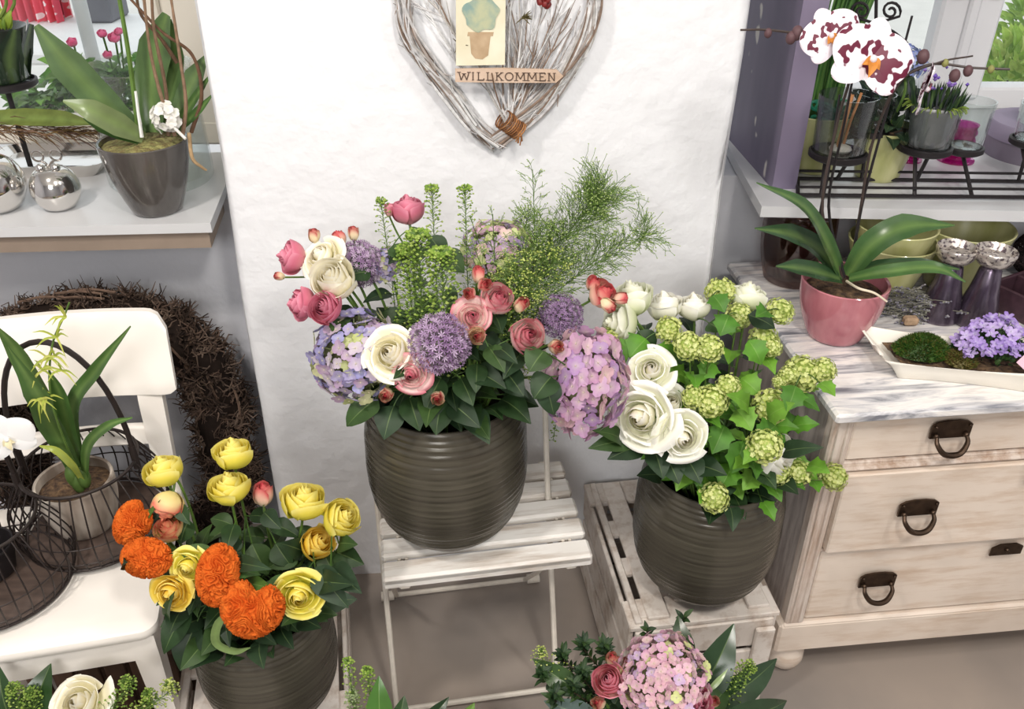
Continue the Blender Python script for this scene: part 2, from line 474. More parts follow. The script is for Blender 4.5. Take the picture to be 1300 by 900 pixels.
w1 = window('window_1', -1.95, -.69, 2.14, 1.0, 2.2, (M_frame,), (None, .30))
m = MB(); bx(m, (.50, -.05, .60), (.03, .03, 1.16), bev=.006); m.build('cover_strip', M_frame, w1)
w2 = window('window_2', .72, 1.85, 2.44, 1.0, 2.2, (M_frameg,), (1.20, .07))
for sx in (-.045, .05):
    h = MB(); bx(h, (1.20-1.285+sx, -.06, .325), (.028, .012, .06), bev=.004)
    tube(h, [(1.20-1.285+sx, -.06, .335), (1.20-1.285+sx, -.10, .335), (1.20-1.285+sx-.06, -.105, .335), (1.20-1.285+sx-.11, -.10, .335)], .008, 8)
    h.build('window_handle', M_brass, w2)
# outdoors
M_pave = mat('pale_pavement', S(225, 222, 215), .9, var=.08, vs=3)
struct('pavement', bx(MB(), (0, 8.4, -.15), (24, 12, .1)), M_pave)

# ------------------------------------------------------------------ light
wd = bpy.data.worlds.new('daylight'); SC.world = wd; wd.use_nodes = True
bg = wd.node_tree.nodes['Background']; bg.inputs[0].default_value = (.93, .97, 1, 1); bg.inputs[1].default_value = WORLD_S
def lamp(name, loc, aim, size, power, col):
    d = bpy.data.lights.new(name, 'AREA'); d.shape = 'DISK'; d.size = size; d.energy = power; d.color = col
    o = bpy.data.objects.new(name, d); C.objects.link(o); o.location = loc
    o.rotation_euler = (V(aim)-V(loc)).to_track_quat('-Z', 'Y').to_euler()
for L in LAMPS: lamp(*L)
SC.view_settings.view_transform = 'Standard'; SC.view_settings.look = 'None'; SC.view_settings.gamma = 1
SC.view_settings.use_curve_mapping = False; SC.view_settings.exposure = EXPOSURE
SC.cycles.use_denoising = True
SC.cycles.max_bounces = 10; SC.cycles.transparent_max_bounces = 24
SC.cycles.sample_clamp_indirect = 6
# ================================================================== furniture and still things
def rot2(x, y, a): return (x*cos(a)-y*sin(a), x*sin(a)+y*cos(a))

# ------------------------------------------------------------------ tall bronze-grey vases
def vase_mesh():
    pr = [(.0, .006), (.070, .006), (.074, 0), (.080, .001), (.084, .006), (.084, .012), (.089, .016)]
    ctl = [(.089, .016), (.113, .036), (.132, .066), (.145, .108), (.1505, .155), (.151, .200), (.148, .245), (.141, .285), (.133, .318)]
    for k, p in enumerate(cat([V((a, b, 0)) for a, b in ctl], 10)):
        pr.append((p.x+.0011*sin(p.y*2*pi/.0125)+.0006*sin(p.y*2*pi/.0047+1), p.y))
    pr += [(.1315, .322), (.128, .322), (.126, .317)]
    for a, b in reversed(ctl[1:-1]): pr.append((a-.009, b))
    pr += [(.08, .022), (0, .018)]
    return lathe(MB(), pr, 96).mesh('vase', M_vase, 60)
VM = vase_mesh()
VASES = {}
def vase(key, loc, sc, label, group='bronze-grey ribbed vases'):
    o = link('vase', VM, None, loc); o.scale = (sc,)*3; tag(o, label, 'vase', group)
    VASES[key] = dict(c=V((loc[0], loc[1], 0)), base=loc[2], rim=loc[2]+.322*sc, rr=.125*sc)
p = P(572, 664, .46); vase('pink', p, 1.03, 'ribbed bronze-grey vase on the white slatted folding chair')
p = P(885, 733, .302); vase('white', p, .98, 'ribbed bronze-grey vase on the crate beside the chest of drawers')
vase('yellow', V((-.472, 1.118, .182)), .87, 'ribbed bronze-grey vase holding yellow roses and orange cockscomb')
vase('low', V((.27, .925, 0)), 1.0, 'vase at the foot of the crate, under the pink hydrangea')
vase('left', V((-.80, .84, 0)), .92, 'vase in front of the white chair, with one white rose')
vase('mid', V((-.20, .82, 0)), .95, 'vase with broad green leaves, in front of the folding chair')

# ------------------------------------------------------------------ slatted folding chair
t = thing('folding_chair', 'white folding garden chair with slatted wooden seat carrying a vase', 'chair', (-.0435, 1.2055, 0), radians(9.2))
prof = [0, .0635, .127, .190, .252]
for i, y in enumerate(prof):
    m = MB(); bx(m, (.0 if i else 0, y+.026, .449), (.413, .050, .020), bev=.005)
    if i == 0: bx(m, (0, .006, .443), (.413, .010, .026), bev=.004)
    m.build('slat', M_whitew, t)
for s in (-.165, .165):
    m = MB(); bx(m, (s, .16, .430), (.022, .31, .016), bev=.003)
    for y in prof[:-1]:
        for dx in (-.007, .007): tube(m, [(s+dx, y+.058, .432), (s+dx, y+.058, .452)], .0035, 6)
    m.build('seat_rail', M_metalw, t)
for s in (-1, 1):     # front foot rising to the backrest
    x = -.028+s*.180
    m = MB(); tube(m, [(x, .030, .004), (x, .048, .06), (x, .185, .46), (x+.004*s, .30, .80), (x, .315, .845), (x, .318, .855)], .0062, 8)
    m.build('leg', M_metalw, t)
    m = MB(); tube(m, [(x-s*.018, .040, .43), (x-s*.016, .20, .22), (x-s*.014, .375, .012)], .0060, 8)
    m.build('leg', M_metalw, t)
m = MB(); tube(m, [(-.208, .033, .022), (.152, .033, .022)], .0062, 8); m.build('foot_bar', M_metalw, t)
m = MB(); tube(m, [(-.215, .375, .014), (.160, .375, .014)], .0062, 8); m.build('foot_bar', M_metalw, t)
for x in (-.215, .160):
    m = MB(); tube(m, [(x-.016, .375, .014), (x+.016, .375, .014)], .0125, 10); m.build('foot_cap', M_metalw, t)
m = MB(); tube(m, [(-.20, .20, .432), (.15, .20, .432)], .006, 8); m.build('pivot_rod', M_metalw, t)
m = MB(); bx(m, (-.02, .315, .425), (.38, .02, .014), bev=.003); bx(m, (.17, .30, .425), (.02, .08, .012), bev=.003); m.build('rear_rail', M_metalw, t)
m = MB(); bx(m, (-.028, .292, .78), (.37, .014, .06), bev=.005); m.build('backrest', M_whitew, t)

# ------------------------------------------------------------------ slatted crates
def crate(loc, rz, w, d, h, label, seed):
    r = random.Random(seed)
    t = thing('wooden_crate', label, 'crate', loc, rz, 'whitewashed slatted crates')
    pw = .045
    for x in (pw/2, w-pw/2):
        for y in (pw/2, d-pw/2):
            bx(MB(), (x, y, h/2-.012), (pw*.8, pw*.8, h-.026), bev=.003).build('post', M_crate, t)
    n = 3 if h > .25 else 2
    for k in range(n):
        sh = (h-.02)/n-.016; z = (k+.5)*(h-.02)/n
        for y in (-.006, d+.006):
            bx(MB(), (w/2, y, z), (w, .010, sh), bev=.002).build('side_slat', M_crate, t)
        for x in (-.006, w+.006):
            bx(MB(), (x, d/2, z), (.010, d, sh), bev=.002).build('side_slat', M_crate, t)
    for y in (-.020, ):
        for x in (pw*.45, w-pw*.45):
            bx(MB(), (x, y, h/2-.02), (pw*.9, .012, h-.05), bev=.002).build('corner_batten', M_crate, t)
    zt = h-.011
    for y in (.03, d-.03): bx(MB(), (w/2, y, zt-.009), (w+.024, .075, .012), bev=.002).build('top_board', M_crate, t)
    for x in (.052, w-.030): bx(MB(), (x, d/2, zt+.002), (.046, d*.97, .010), bev=.002).build('top_board', M_crate, t)
    bx(MB(), (w/2+.01, d/2, zt-.002), (.125, d-.10, .010), bev=.002).build('top_board', M_crate, t)
    m = MB(); bx(m, (.008, d/2, zt-.002), (.014, d, .014), bev=.002)
    for k in range(4): bx(m, (.022, .04+k*(d-.08)/3, zt-.004), (.016, .05, .01), bev=.001)
    m.build('edge_rail', M_crate, t)
    bx(MB(), (w/2, d/2, .012), (w-.02, d-.02, .01)).build('bottom_board', M_crate, t)
    return t
crate((.252, 1.212, 0), radians(8), .298, .44, .302, 'whitewashed slatted crate between folding chair and chest of drawers', 1)
cr = crate((-.655, 1.02, 0), radians(11), .325, .50, .182, 'low whitewashed slatted crate under the vase of yellow roses', 2)

# ------------------------------------------------------------------ chest of drawers and its marble slab
cd = thing('chest_of_drawers', 'limed wooden chest of drawers with dark metal pulls and ball feet', 'chest of drawers', (.598, 1.300, 0), radians(6))
W, D, H = .90, .54, .758
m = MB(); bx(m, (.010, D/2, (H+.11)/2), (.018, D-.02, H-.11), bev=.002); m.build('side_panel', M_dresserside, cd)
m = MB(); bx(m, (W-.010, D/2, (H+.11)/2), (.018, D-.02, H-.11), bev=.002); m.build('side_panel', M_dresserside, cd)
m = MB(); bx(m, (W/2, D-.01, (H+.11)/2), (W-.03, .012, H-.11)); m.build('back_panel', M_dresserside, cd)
for x in (.021, W-.021):
    m = MB(); bx(m, (x, .012, (H+.19)/2), (.042, .030, H-.19), bev=.004)
    for dx in (-.009, .009): tube(m, [(x+dx, -.004, .20), (x+dx, -.004, H-.005)], .0035, 6)
    m.build('post', M_dresserp, cd)
for z, hh in ((.632, .010), (.404, .008), (.751, .014)):
    m = MB(); bx(m, (W/2, .016, z), (W-.08, .028, hh), bev=.002); m.build('rail', M_dresserp, cd)
m = MB(); bx(m, (W/2, .006, .626), (W-.02, .030, .010), bev=.004); m.build('bead_moulding', M_dresserp, cd)
m = MB(); bx(m, (W/2, .5*D-.006, .145), (W+.022, D+.0, .088), bev=.006); bx(m, (W/2, .5*D-.010, .186), (W+.010, D-.01, .014), bev=.005); m.build('plinth', M_dresser, cd)
for x in (.045, W-.045):
    for y in (.05, D-.06):
        m = MB(); lathe(m, [(0, 0), (.020, 0), (.036, .014), (.043, .034), (.042, .056), (.030, .080), (.022, .088), (.022, .104)], 24)
        m.build('foot', M_dresser, cd, (x, y, 0))
def pull(parent, x, y, z):
    m = MB()
    o = [(-.040, -.018), (.040, -.018), (.040, .012), (.030, .019), (.012, .022), (-.012, .022), (-.030, .019), (-.040, .012)]
    prism(m, [(a, b) for a, b in o], -.0015, .0025, M=Matrix.Translation((x, y, z)) @ Matrix.Rotation(pi/2, 4, 'X'))
    for s in (-1, 1):
        ball(m, (x+s*.030, y-.006, z-.010), .006); ball(m, (x+s*.034, y-.004, z+.010), .003)
    pl = m.build('handle_plate', M_pewter, parent)
    m = MB(); pts = [(x-.030, y-.008, z-.010), (x-.030, y-.016, z-.022), (x-.018, y-.024, z-.038), (x, y-.027, z-.042), (x+.018, y-.024, z-.038), (x+.030, y-.016, z-.022), (x+.030, y-.008, z-.010)]
    tube(m, cat(pts, 5), [.0035+.0025*sin(pi*i/30) for i in range(31)], 8)
    m.build('handle_ring', M_pewter, parent)
def drawer(x0, x1, z0, z1, out, pulls, lock=None):
    m = MB(); bx(m, ((x0+x1)/2, -.001-out+.011, (z0+z1)/2), (x1-x0, .022, z1-z0), bev=.003)
    f = m.build('drawer', M_dresser, cd)
    m = MB(); bx(m, ((x0+x1)/2, .10-out+.02, (z0+z1)/2), (x1-x0-.006, .20, z1-z0-.008)); m.build('drawer_box', M_gap, f)
    for x in pulls: pull(f, x, -.013-out, (z0+z1)/2+.018)
    if lock:
        m = MB(); o = [(-.035, -.012), (.035, -.012), (.035, .010), (.018, .019), (-.018, .019), (-.035, .010)]
        prism(m, o, 0, .003, M=Matrix.Translation((lock, -.013-out, z1-.022)) @ Matrix.Rotation(pi/2, 4, 'X')); ball(m, (lock, -.017-out, z1-.019), .005)
        m.build('lock_plate', M_pewter, f)
drawer(.046, .446, .640, .742, -.006, [.235]); drawer(.454, .854, .640, .742, -.006, [.655])
drawer(.044, .856, .412, .618, .014, [.205, .695], .45)
drawer(.046, .854, .198, .398, -.004, [.180, .720], .45)
ms = MB()
o = [(-.012, -.034), (W+.012, -.034), (W+.012, D+.06), (-.012, D+.06)]
bx(ms, (W/2, (D+.026)/2, 0), (W+.030, D+.094, .021), bev=.005)
mo = ms.build('marble_slab', M_marble, None, V((.598, 1.300, .7685)), rz=radians(6))
tag(mo, 'grey-veined white marble slab on top of the chest of drawers', 'marble slab')

# ------------------------------------------------------------------ white wooden chair
wc = thing('wooden_chair', 'white-painted wooden chair with curved backrest, a wire basket pair on its seat', 'chair', (-.6465, 1.062, 0), radians(12.5))
def rrect(w, d, r, n=5):
    out = []
    for cx, cy, a0 in ((w/2-r, d/2-r, 0), (-w/2+r, d/2-r, 90), (-w/2+r, -d/2+r, 180), (w/2-r, -d/2+r, 270)):
        for k in range(n+1):
            a = radians(a0+90*k/n); out.append((cx+r*cos(a), cy+r*sin(a)))
    return out
m = MB(); vs = []; fs = []; o = rrect(.43, .41, .03); nn = len(o)
for (z, s) in ((.424, .975), (.430, .995), (.440, 1.0), (.447, .99), (.450, .965), (.4485, .80)):
    vs += [V((-.210+x*s, .205+y*s, z)) for x, y in o]
for j in range(5):
    for i in range(nn): fs.append((j*nn+i, j*nn+(i+1) % nn, (j+1)*nn+(i+1) % nn, (j+1)*nn+i))
fs += [tuple(reversed(range(nn))), tuple(range(5*nn, 6*nn))]
m.add(vs, fs); m.build('seat', M_chair, wc)
m = MB(); bx(m, (-.21, .022, .395), (.36, .022, .065), bev=.004); bx(m, (-.21, .385, .395), (.36, .022, .065), bev=.004)
for x in (-.022, -.398): bx(m, (x, .205, .395), (.022, .34, .065), bev=.004)
m.build('apron', M_chair, wc)
for x in (-.028, -.392):
    m = MB(); vs = []
    for z, s in ((0, .013), (.38, .022), (.428, .022)): vs += [V((x+a*s, .030+b*s, z)) for a, b in ((-1, -1), (1, -1), (1, 1), (-1, 1))]
    m.add(vs, [(j*4+i, j*4+(i+1) % 4, j*4+4+(i+1) % 4, j*4+4+i) for j in range(2) for i in range(4)]+[(3, 2, 1, 0)]); m.build('leg', M_chair, wc)
for x in (-.012, -.408):
    m = MB(); vs = []
    for y, z, s in ((.46, 0, .014), (.405, .40, .020), (.41, .50, .021), (.44, .66, .024), (.462, .76, .022)): vs += [V((x+a*s, y+b*s*.7, z)) for a, b in ((-1, -1), (1, -1), (1, 1), (-1, 1))]
    m.add(vs, [(j*4+i, j*4+(i+1) % 4, j*4+4+(i+1) % 4, j*4+4+i) for j in range(4) for i in range(4)]+[(3, 2, 1, 0), (16, 17, 18, 19)]); m.build('back_post', M_chair, wc)
# curved backrest with rounded corners
def backboard(x0, x1, z0, z1, y, sag, th, r):
    nx, nz = 40, 12; m = MB(); vs = []; fs = []
    for side in (0, 1):
        for j in range(nz+1):
            for i in range(nx+1):
                u = i/nx; x = x0+(x1-x0)*u
                e = min(x-x0, x1-x); c = 0
                if e < r: c = r-sqrt(max(0, r*r-(r-e)**2))
                a, b = z0+c*.35, z1-c
                z = a+(b-a)*j/nz
                yy = y+(z-.68)*.30+sag*(1-(2*u-1)**2)+(th if side else 0)
                bevel = .003 if j in (0, nz) else 0
                vs.append(V((x, yy+(bevel if not side else -bevel), z)))
    Nn = (nx+1)*(nz+1)
    for j in range(nz):
        for i in range(nx):
            a = j*(nx+1)+i; fs.append((a, a+1, a+nx+2, a+nx+1)); fs.append((Nn+a+nx+1, Nn+a+nx+2, Nn+a+1, Nn+a))
    for i in range(nx):
        fs.append((Nn+i, Nn+i+1, i+1, i)); a = nz*(nx+1)+i; fs.append((a, a+1, Nn+a+1, Nn+a))
    for j in range(nz):
        a = j*(nx+1); fs.append((a, a+nx+1, Nn+a+nx+1, Nn+a)); b = a+nx; fs.append((Nn+b, Nn+b+nx+1, b+nx+1, b))
    m.add(vs, fs); return m
backboard(-.475, .046, .682, .852, .405, .035, .02, .035).build('backrest', M_chair, wc)
backboard(-.408, -.012, .565, .605, .440, .02, .018, .004).build('back_rail', M_chair, wc)

# ------------------------------------------------------------------ wire baskets on the chair seat
def basket(loc, sc, tilt, label, hoop_rz=0):
    t = thing('wire_basket', label, 'basket', loc, 0, 'dark wire baskets on the white chair')
    t.scale = (sc,)*3
    m = MB(); lathe(m, [(0, 0), (.128, 0), (.131, .004), (.131, .010), (.126, .013), (0, .012)], 48); m.build('base_disc', mat('basket_base', S(86, 70, 62), .6, var=.35, vs=12, stretch=(1, 6, 1)), t)
    m = MB()
    def ring(r, z, th): tube(m, [(r*cos(2*pi*i/48), r*sin(2*pi*i/48), z) for i in range(48)], th, 6, closed=True)
    ring(.137, .012, .0035); ring(.150, .075, .0016); ring(.108, .170, .0035); ring(.142, .03, .0016)
    for k in range(38):
        a = 2*pi*k/38
        pts = cat([V((r*cos(a), r*sin(a), z)) for r, z in ((.108, .170), (.131, .130), (.149, .085), (.148, .045), (.137, .012))], 4)
        tube(m, pts, .0016, 5)
    m.build('wire_cage', M_wire, t)
    m = MB(); h = [V((.108*cos(pi*i/24)*(1+.12*sin(pi*i/24)), 0, .170+.275*sin(pi*i/24))) for i in range(25)]
    M = Matrix.Rotation(hoop_rz, 4, 'Z'); tube(m, [M @ q for q in h], .0055, 8)
    for s in (0, 24):
        q = M @ h[s]; tube(m, [q+V((0, 0, -.02)), q+V((0, 0, .035))], .0075, 8)
    m.build('handle', M_wire, t)
    return t
pA = P(128, 668, .452); pB = P(2, 742, .452)
basket(pA, 1.0, 0, 'dark wire basket with hoop handle around a potted green orchid', radians(4))
basket(pB, .95, 0, 'dark wire basket nearest the chair front, cut by the left edge of the photo', radians(70))

# ------------------------------------------------------------------ twig wreath leaning behind the chair
def wreath():
    r = random.Random(5); m = MB()
    cx, cz, ax, az = 0, .415, .250, .315
    def se(x): return (1 if x >= 0 else -1)*abs(x)**.72
    raw = [V((cx+ax*se(cos(2*pi*i/720)), 0, cz+az*se(sin(2*pi*i/720)))) for i in range(721)]
    cum = [0.0]
    for i in range(720): cum.append(cum[-1]+(raw[i+1]-raw[i]).length)
    tab = []; j = 0
    for i in range(361):
        L_ = cum[-1]*i/360
        while j < 719 and cum[j+1] < L_: j += 1
        tab.append(raw[j].lerp(raw[j+1], (L_-cum[j])/max(1e-9, cum[j+1]-cum[j])))
    def pt(a):
        x = (a/(2*pi) % 1)*360; i = int(x); return tab[i % 360].lerp(tab[(i+1) % 361], x-i)
    core = [pt(2*pi*i/60) for i in range(60)]
    tube(m, core, .058, 10, S(40, 30, 25), closed=True)
    cols = [S(62, 48, 40), S(84, 68, 58), S(112, 92, 80), S(48, 38, 33), S(72, 60, 54), S(138, 118, 104)]
    for k in range(900):
        a = r.uniform(0, 2*pi); b = r.uniform(0, 2*pi)
        out = (pt(a)-V((cx, 0, cz))).normalized(); n = out*cos(b)+V((0, 1, 0))*sin(b)
        tg = (pt(a+.02)-pt(a-.02)).normalized(); bt = tg.cross(n)
        base = pt(a)+n*r.uniform(.050, .066); cc = r.choice(cols)
        for j in range(13):
            d = (n*r.uniform(.0, 1)+tg*r.uniform(-1.1, 1.1)+bt*r.uniform(-1.1, 1.1)).normalized(); L = r.uniform(.014, .036)
            q0 = base+tg*r.uniform(-.012, .012)+bt*r.uniform(-.012, .012); e = V((r.uniform(-1, 1), r.uniform(-1, 1), r.uniform(-1, 1)))*.45; f = V((r.uniform(-1, 1), r.uniform(-1, 1), r.uniform(-1, 1)))*.6
            w = r.uniform(.0011, .0026)
            tube(m, [q0, q0+d*L*.4, q0+(d+e)*L*.7, q0+(d+e+f)*L*.9], [w, w, w*.8, w*.4], 4, mix(cc, r.choice(cols), .5), cap=False)
    for k in range(30):
        a = r.uniform(0, 2*pi); out = (pt(a)-V((cx, 0, cz))).normalized(); b = r.uniform(2.2, 4.0)
        n = out*cos(b*2)+V((0, -1, 0))*abs(sin(b)); tg = (pt(a+.02)-pt(a-.02)).normalized()
        p0 = pt(a)+n*.078; tube(m, cat([p0-tg*.05, p0+n*.01, p0+tg*.05+n*.006], 4), .0028, 5, S(120, 98, 84))
    return m
wr = wreath().build('twig_wreath', M_twig, None, (-.945, 1.625, 0), rz=radians(4))
wr.rotation_euler = (radians(-6), 0, radians(4)); tag(wr, 'large dark oval wreath of bark and twigs behind the white chair', 'wreath')

# ------------------------------------------------------------------ dark crate under the white chair
t = thing('slatted_box', 'dark brown slatted box in shadow under the white chair', 'box', (-1.00, 1.16, 0), radians(12))
M_darkwood = mat('dark_brown_wood', S(92, 66, 50), .6, var=.4, vs=8, stretch=(8, 8, 1))
for i in range(7): bx(MB(), (.02+i*.05, 0, .10), (.040, .012, .2), bev=.002).build('slat', M_darkwood, t)
for y in (.02, .18): bx(MB(), (.17, y, .10), (.34, .012, .02)).build('rail', M_darkwood, t)
bx(MB(), (.17, .1, .006), (.34, .17, .012)).build('bottom_board', M_darkwood, t); bx(MB(), (.17, .19, .1), (.34, .012, .2)).build('back_board', M_darkwood, t)

# ------------------------------------------------------------------ heart of twigs on the wall
def wallp(px, py):
    d = ray(px, py); k = math.tan(radians(5)); y0 = 1.658+.065*k
    t = y0/(d.y-d.x*k); return V((0, 0, EYE))+d*t
tip = wallp(632, 181)
ht = thing('twig_heart', 'whitewashed twig heart with a welcome sign hanging on the plaster wall', 'wall decoration', tip, radians(5))
IM = ht.matrix_basis.inverted() if False else (Matrix.Translation(tip) @ Matrix.Rotation(radians(5), 4, 'Z')).inverted()
def hp(px, py, out=0.0):
    q = IM @ wallp(px, py); return V((q.x, -out, q.z))
r = random.Random(11)
left = [(632, 181), (603, 157), (574, 118), (545, 80), (522, 48), (512, 15), (512, -20), (524, -58), (552, -84), (590, -84), (620, -62), (634, -36)]
right = [(628, 176), (662, 150), (690, 125), (716, 90), (738, 52), (750, 15), (752, -20), (742, -58), (716, -84), (678, -86), (648, -66), (634, -36)]
m = MB(); wcol = [S(212, 210, 210), S(192, 188, 184), S(230, 230, 230), S(172, 162, 156), S(142, 122, 108), S(218, 217, 218), S(204, 203, 204)]
for side in (left, right):
    base = cat([hp(x, y, .022) for x, y in side], 6)
    for k in range(84):
        ph = r.uniform(0, 6.28); rr = sqrt(r.random())*.0135; w = r.uniform(-1.4, 1.4)
        i0 = r.randint(0, 18); i1 = r.randint(len(base)-26, len(base))
        if k < 44: i0, i1 = 0, len(base)
        pts = [q+V((cos(ph+w*i*.09)*rr, sin(ph+w*i*.09)*rr, sin(ph*2+i*.1)*rr)) for i, q in enumerate(base)][i0:i1]
        tube(m, pts, r.uniform(.0012, .0026), 5, r.choice(wcol))
    for k in range(150):
        i = r.randint(2, len(base)-3); tg = (base[i+1]-base[i]).normalized()
        d = (tg*r.choice((1, 1, -1))+V((r.uniform(-.5, .5), r.uniform(-.5, .5), r.uniform(-.5, .5)))).normalized(); q = base[i]+V((r.uniform(-.010, .010), r.uniform(-.010, .010), 0))
        tube(m, [q+d*.008, q+d*.022, q+d*.034+V((0, 0, r.uniform(-.006, .006)))], [.0012, .001, .0005], 4, r.choice(wcol), cap=False)
m.build('heart_frame', M_twig, ht)
m = MB()
def twiglet(a, b, sag, w, col, side=3):
    q = cat([a, (a+b)/2+V((sag, r.uniform(-.004, .004), 0)), b], 6); tube(m, q, [w*(1-.6*i/len(q)) for i in range(len(q))], 5, col)
    for k in range(side):
        i = r.randint(3, len(q)-2); d = (q[i+1 if i+1 < len(q) else i]-q[i-1]).normalized()
        e = (d+V((r.uniform(-.8, .8), r.uniform(-.3, .3), r.uniform(-.1, .5)))).normalized()
        tube(m, [q[i], q[i]+e*.02, q[i]+e*r.uniform(.03, .06)+V((0, 0, .006))], [w*.6, w*.45, w*.2], 4, col, cap=False)
for (ax_, ay_, bx_, by_, sg) in [(648, 150, 668, -20, .0), (652, 150, 690, -10, .006), (645, 148, 650, -30, -.004), (655, 146, 708, -5, .01), (650, 140, 722, 8, .01), (640, 150, 660, 20, 0),
                                 (650, 150, 735, 12, .012), (640, 150, 600, 60, -.006), (645, 150, 612, 80, -.006), (652, 148, 700, 20, .0), (648, 145, 640, 0, .004), (655, 140, 742, 22, .016),
                                 (600, 95, 572, 60, -.01), (572, 60, 540, 2, -.004), (590, 60, 552, 5, .0), (575, 40, 548, -20, 0), (560, 18, 520, 2, .0), (655, 150, 680, 60, -.004), (640, 152, 668, 70, 0), (645, 140, 625, 95, 0), (650, 140, 690, 95, 0)]:
    twiglet(hp(ax_, ay_, .018), hp(bx_, by_, .014), sg, r.uniform(.0016, .003), r.choice(wcol), 4)
for k in range(26):
    twiglet(hp(r.uniform(636, 664), r.uniform(140, 158), .016), hp(r.uniform(630, 735), r.uniform(-25, 70), r.uniform(.008, .024)), r.uniform(-.008, .012), r.uniform(.0012, .0022), r.choice(wcol), 3)
m.build('branches', M_twig, ht)
m = MB()
for k in range(10):
    c = hp(637+k*2.2, 146+k*1.6, .026); rr = .016
    tube(m, [c+V((rr*.75*cos(a)-.3*rr*sin(a), rr*1.3*sin(a), rr*cos(a)*.9)) for a in [2*pi*i/14 for i in range(14)]], .0016, 5, r.choice([S(150, 100, 62), S(176, 124, 80), S(120, 78, 48)]), closed=True)
for k in range(7):
    a = hp(652+r.uniform(-6, 4), 152+r.uniform(-3, 3), .042); b = hp(654+r.uniform(-2, 8), 168+r.uniform(-4, 8), .044)
    tube(m, cat([a, (a+b)/2+V((.004, -.003, .003)), b], 4), .0012, 5, r.choice([S(150, 100, 62), S(176, 124, 80)]))
m.build('raffia_tie', M_twig, ht)
for c0 in ((662, 18), (583, 52)):
    m = MB()
    for k in range(9):
        a = hp(*c0, .03); d = V((r.uniform(-1, 1), -.3, r.uniform(-.6, 1))).normalized(); tube(m, [a, a+d*.012, a+d*.018], [.0012, .001, .0004], 4, S(96, 88, 56))
    ball(m, hp(*c0, .03), .003, 6, 4, S(96, 88, 56)); m.build('dried_tuft', M_twig, ht)
M_card = mat('cream_card', S(226, 222, 200), .7, c2=S(214, 206, 178), vs=14)
M_cpot = mat('painted_terracotta', S(192, 168, 138), .8, c2=S(166, 140, 108), vs=30)
M_ctree = mat('painted_blue_green', S(126, 152, 146), .8, c2=S(176, 180, 148), vs=40)
M_red = mat('dark_red', S(120, 26, 26), .5, var=.3, vs=80)
def slab(px, out, th, parent, name, mm):
    q = [hp(x, y, 0) for x, y in px]; n = len(q); k = MB()
    k.add([V((a.x, -out-th, a.z)) for a in q]+[V((a.x, -out, a.z)) for a in q], [tuple(range(n)), tuple(reversed(range(n, 2*n)))]+[(i, n+i, n+(i+1) % n, (i+1) % n) for i in range(n)])
    return k.build(name, mm, parent, smooth=False)
cp = slab([(578, 77), (639, 76), (640, -42), (578, -42)], .034, .004, ht, 'picture_card', M_card)
slab([(593, 35), (625, 35), (624, 40), (621, 40), (618, 64), (611, 69), (602, 68), (597, 62), (595, 40), (592, 40)], .038, .0008, cp, 'painted_pot', M_cpot)
tr = [(609+22*cos(a)*(1+.12*sin(5*a)), 12-22*sin(a)*(1+.1*cos(7*a))) for a in [2*pi*i/40 for i in range(40)]]
slab(tr, .0388, .0008, cp, 'painted_shrub', M_ctree)
M_signw = mat('sign_wood', S(206, 182, 162), .7, c2=S(190, 164, 142), vs=8, stretch=(1, 6, 6))
sg = slab([(577, 80), (640, 79), (703, 81), (711, 89), (702, 97), (640, 97), (577, 96)], .040, .006, ht, 'sign_board', M_signw)
GL = {'W': [[(0, 1), (.22, 0), (.5, .8), (.78, 0), (1, 1)]], 'I': [[(.5, 0), (.5, 1)]], 'L': [[(.2, 1), (.2, 0), (.9, 0), (.9, .22)]],
      'K': [[(.2, 0), (.2, 1)], [(.85, 1), (.2, .45)], [(.4, .6), (.9, 0)]], 'O': [[(.5+.42*cos(a), .5+.5*sin(a)) for a in [2*pi*i/14 for i in range(15)]]],
      'M': [[(.08, 0), (.14, 1), (.5, .2), (.86, 1), (.92, 0)]], 'E': [[(.85, .82), (.85, 1), (.2, 1), (.2, 0), (.88, 0), (.88, .2)], [(.2, .52), (.65, .52)]], 'N': [[(.15, 0), (.15, 1), (.85, 0), (.85, 1)]]}
SERF = {'W': [(0, 1), (.5, .8), (1, 1)], 'I': [(.5, 0), (.5, 1)], 'L': [(.2, 1), (.2, 0)], 'K': [(.2, 0), (.2, 1), (.85, 1), (.9, 0)], 'M': [(.08, 0), (.14, 1), (.86, 1), (.92, 0)], 'E': [(.2, 1), (.2, 0)], 'N': [(.15, 0), (.15, 1), (.85, 1)], 'O': []}
m = MB(); xs = 581.5
for ch in 'WILLKOMMEN':
    w = {'W': 12.5, 'M': 12.5, 'I': 6, 'O': 11.5}.get(ch, 9.5)
    def gp(x, y): return hp(xs+x*w, 93.2-y*9.6+ (xs-580)*.012, .0465)
    for st in GL[ch]:
        for a, b in zip(st[:-1], st[1:]): beam(m, gp(*a), gp(*b), .0018, .0014, V((0, 1, 0)), 0)
    for (x, y) in SERF[ch]: beam(m, gp(x-.2, y), gp(x+.2, y), .0009, .0014, V((0, 1, 0)), 0)
    xs += w+1.9
m.build('lettering', mat('ink_brown', S(84, 66, 56), .8), sg, smooth=False)
m = MB(); tube(m, cat([hp(622, 84, .05), hp(626, 105, .05), hp(634, 130, .046)], 4), .0012, 5, S(110, 84, 66)); m.build('twig', M_twig, ht)
m = MB(); fc = hp(688, -3, .036)
for k in range(14):
    d = V((r.uniform(-1, 1), -abs(r.uniform(.1, 1)), r.uniform(-1, 1))).normalized(); ball(m, fc+d*.009, .006, 6, 4)
m.build('red_flower', M_red, ht)

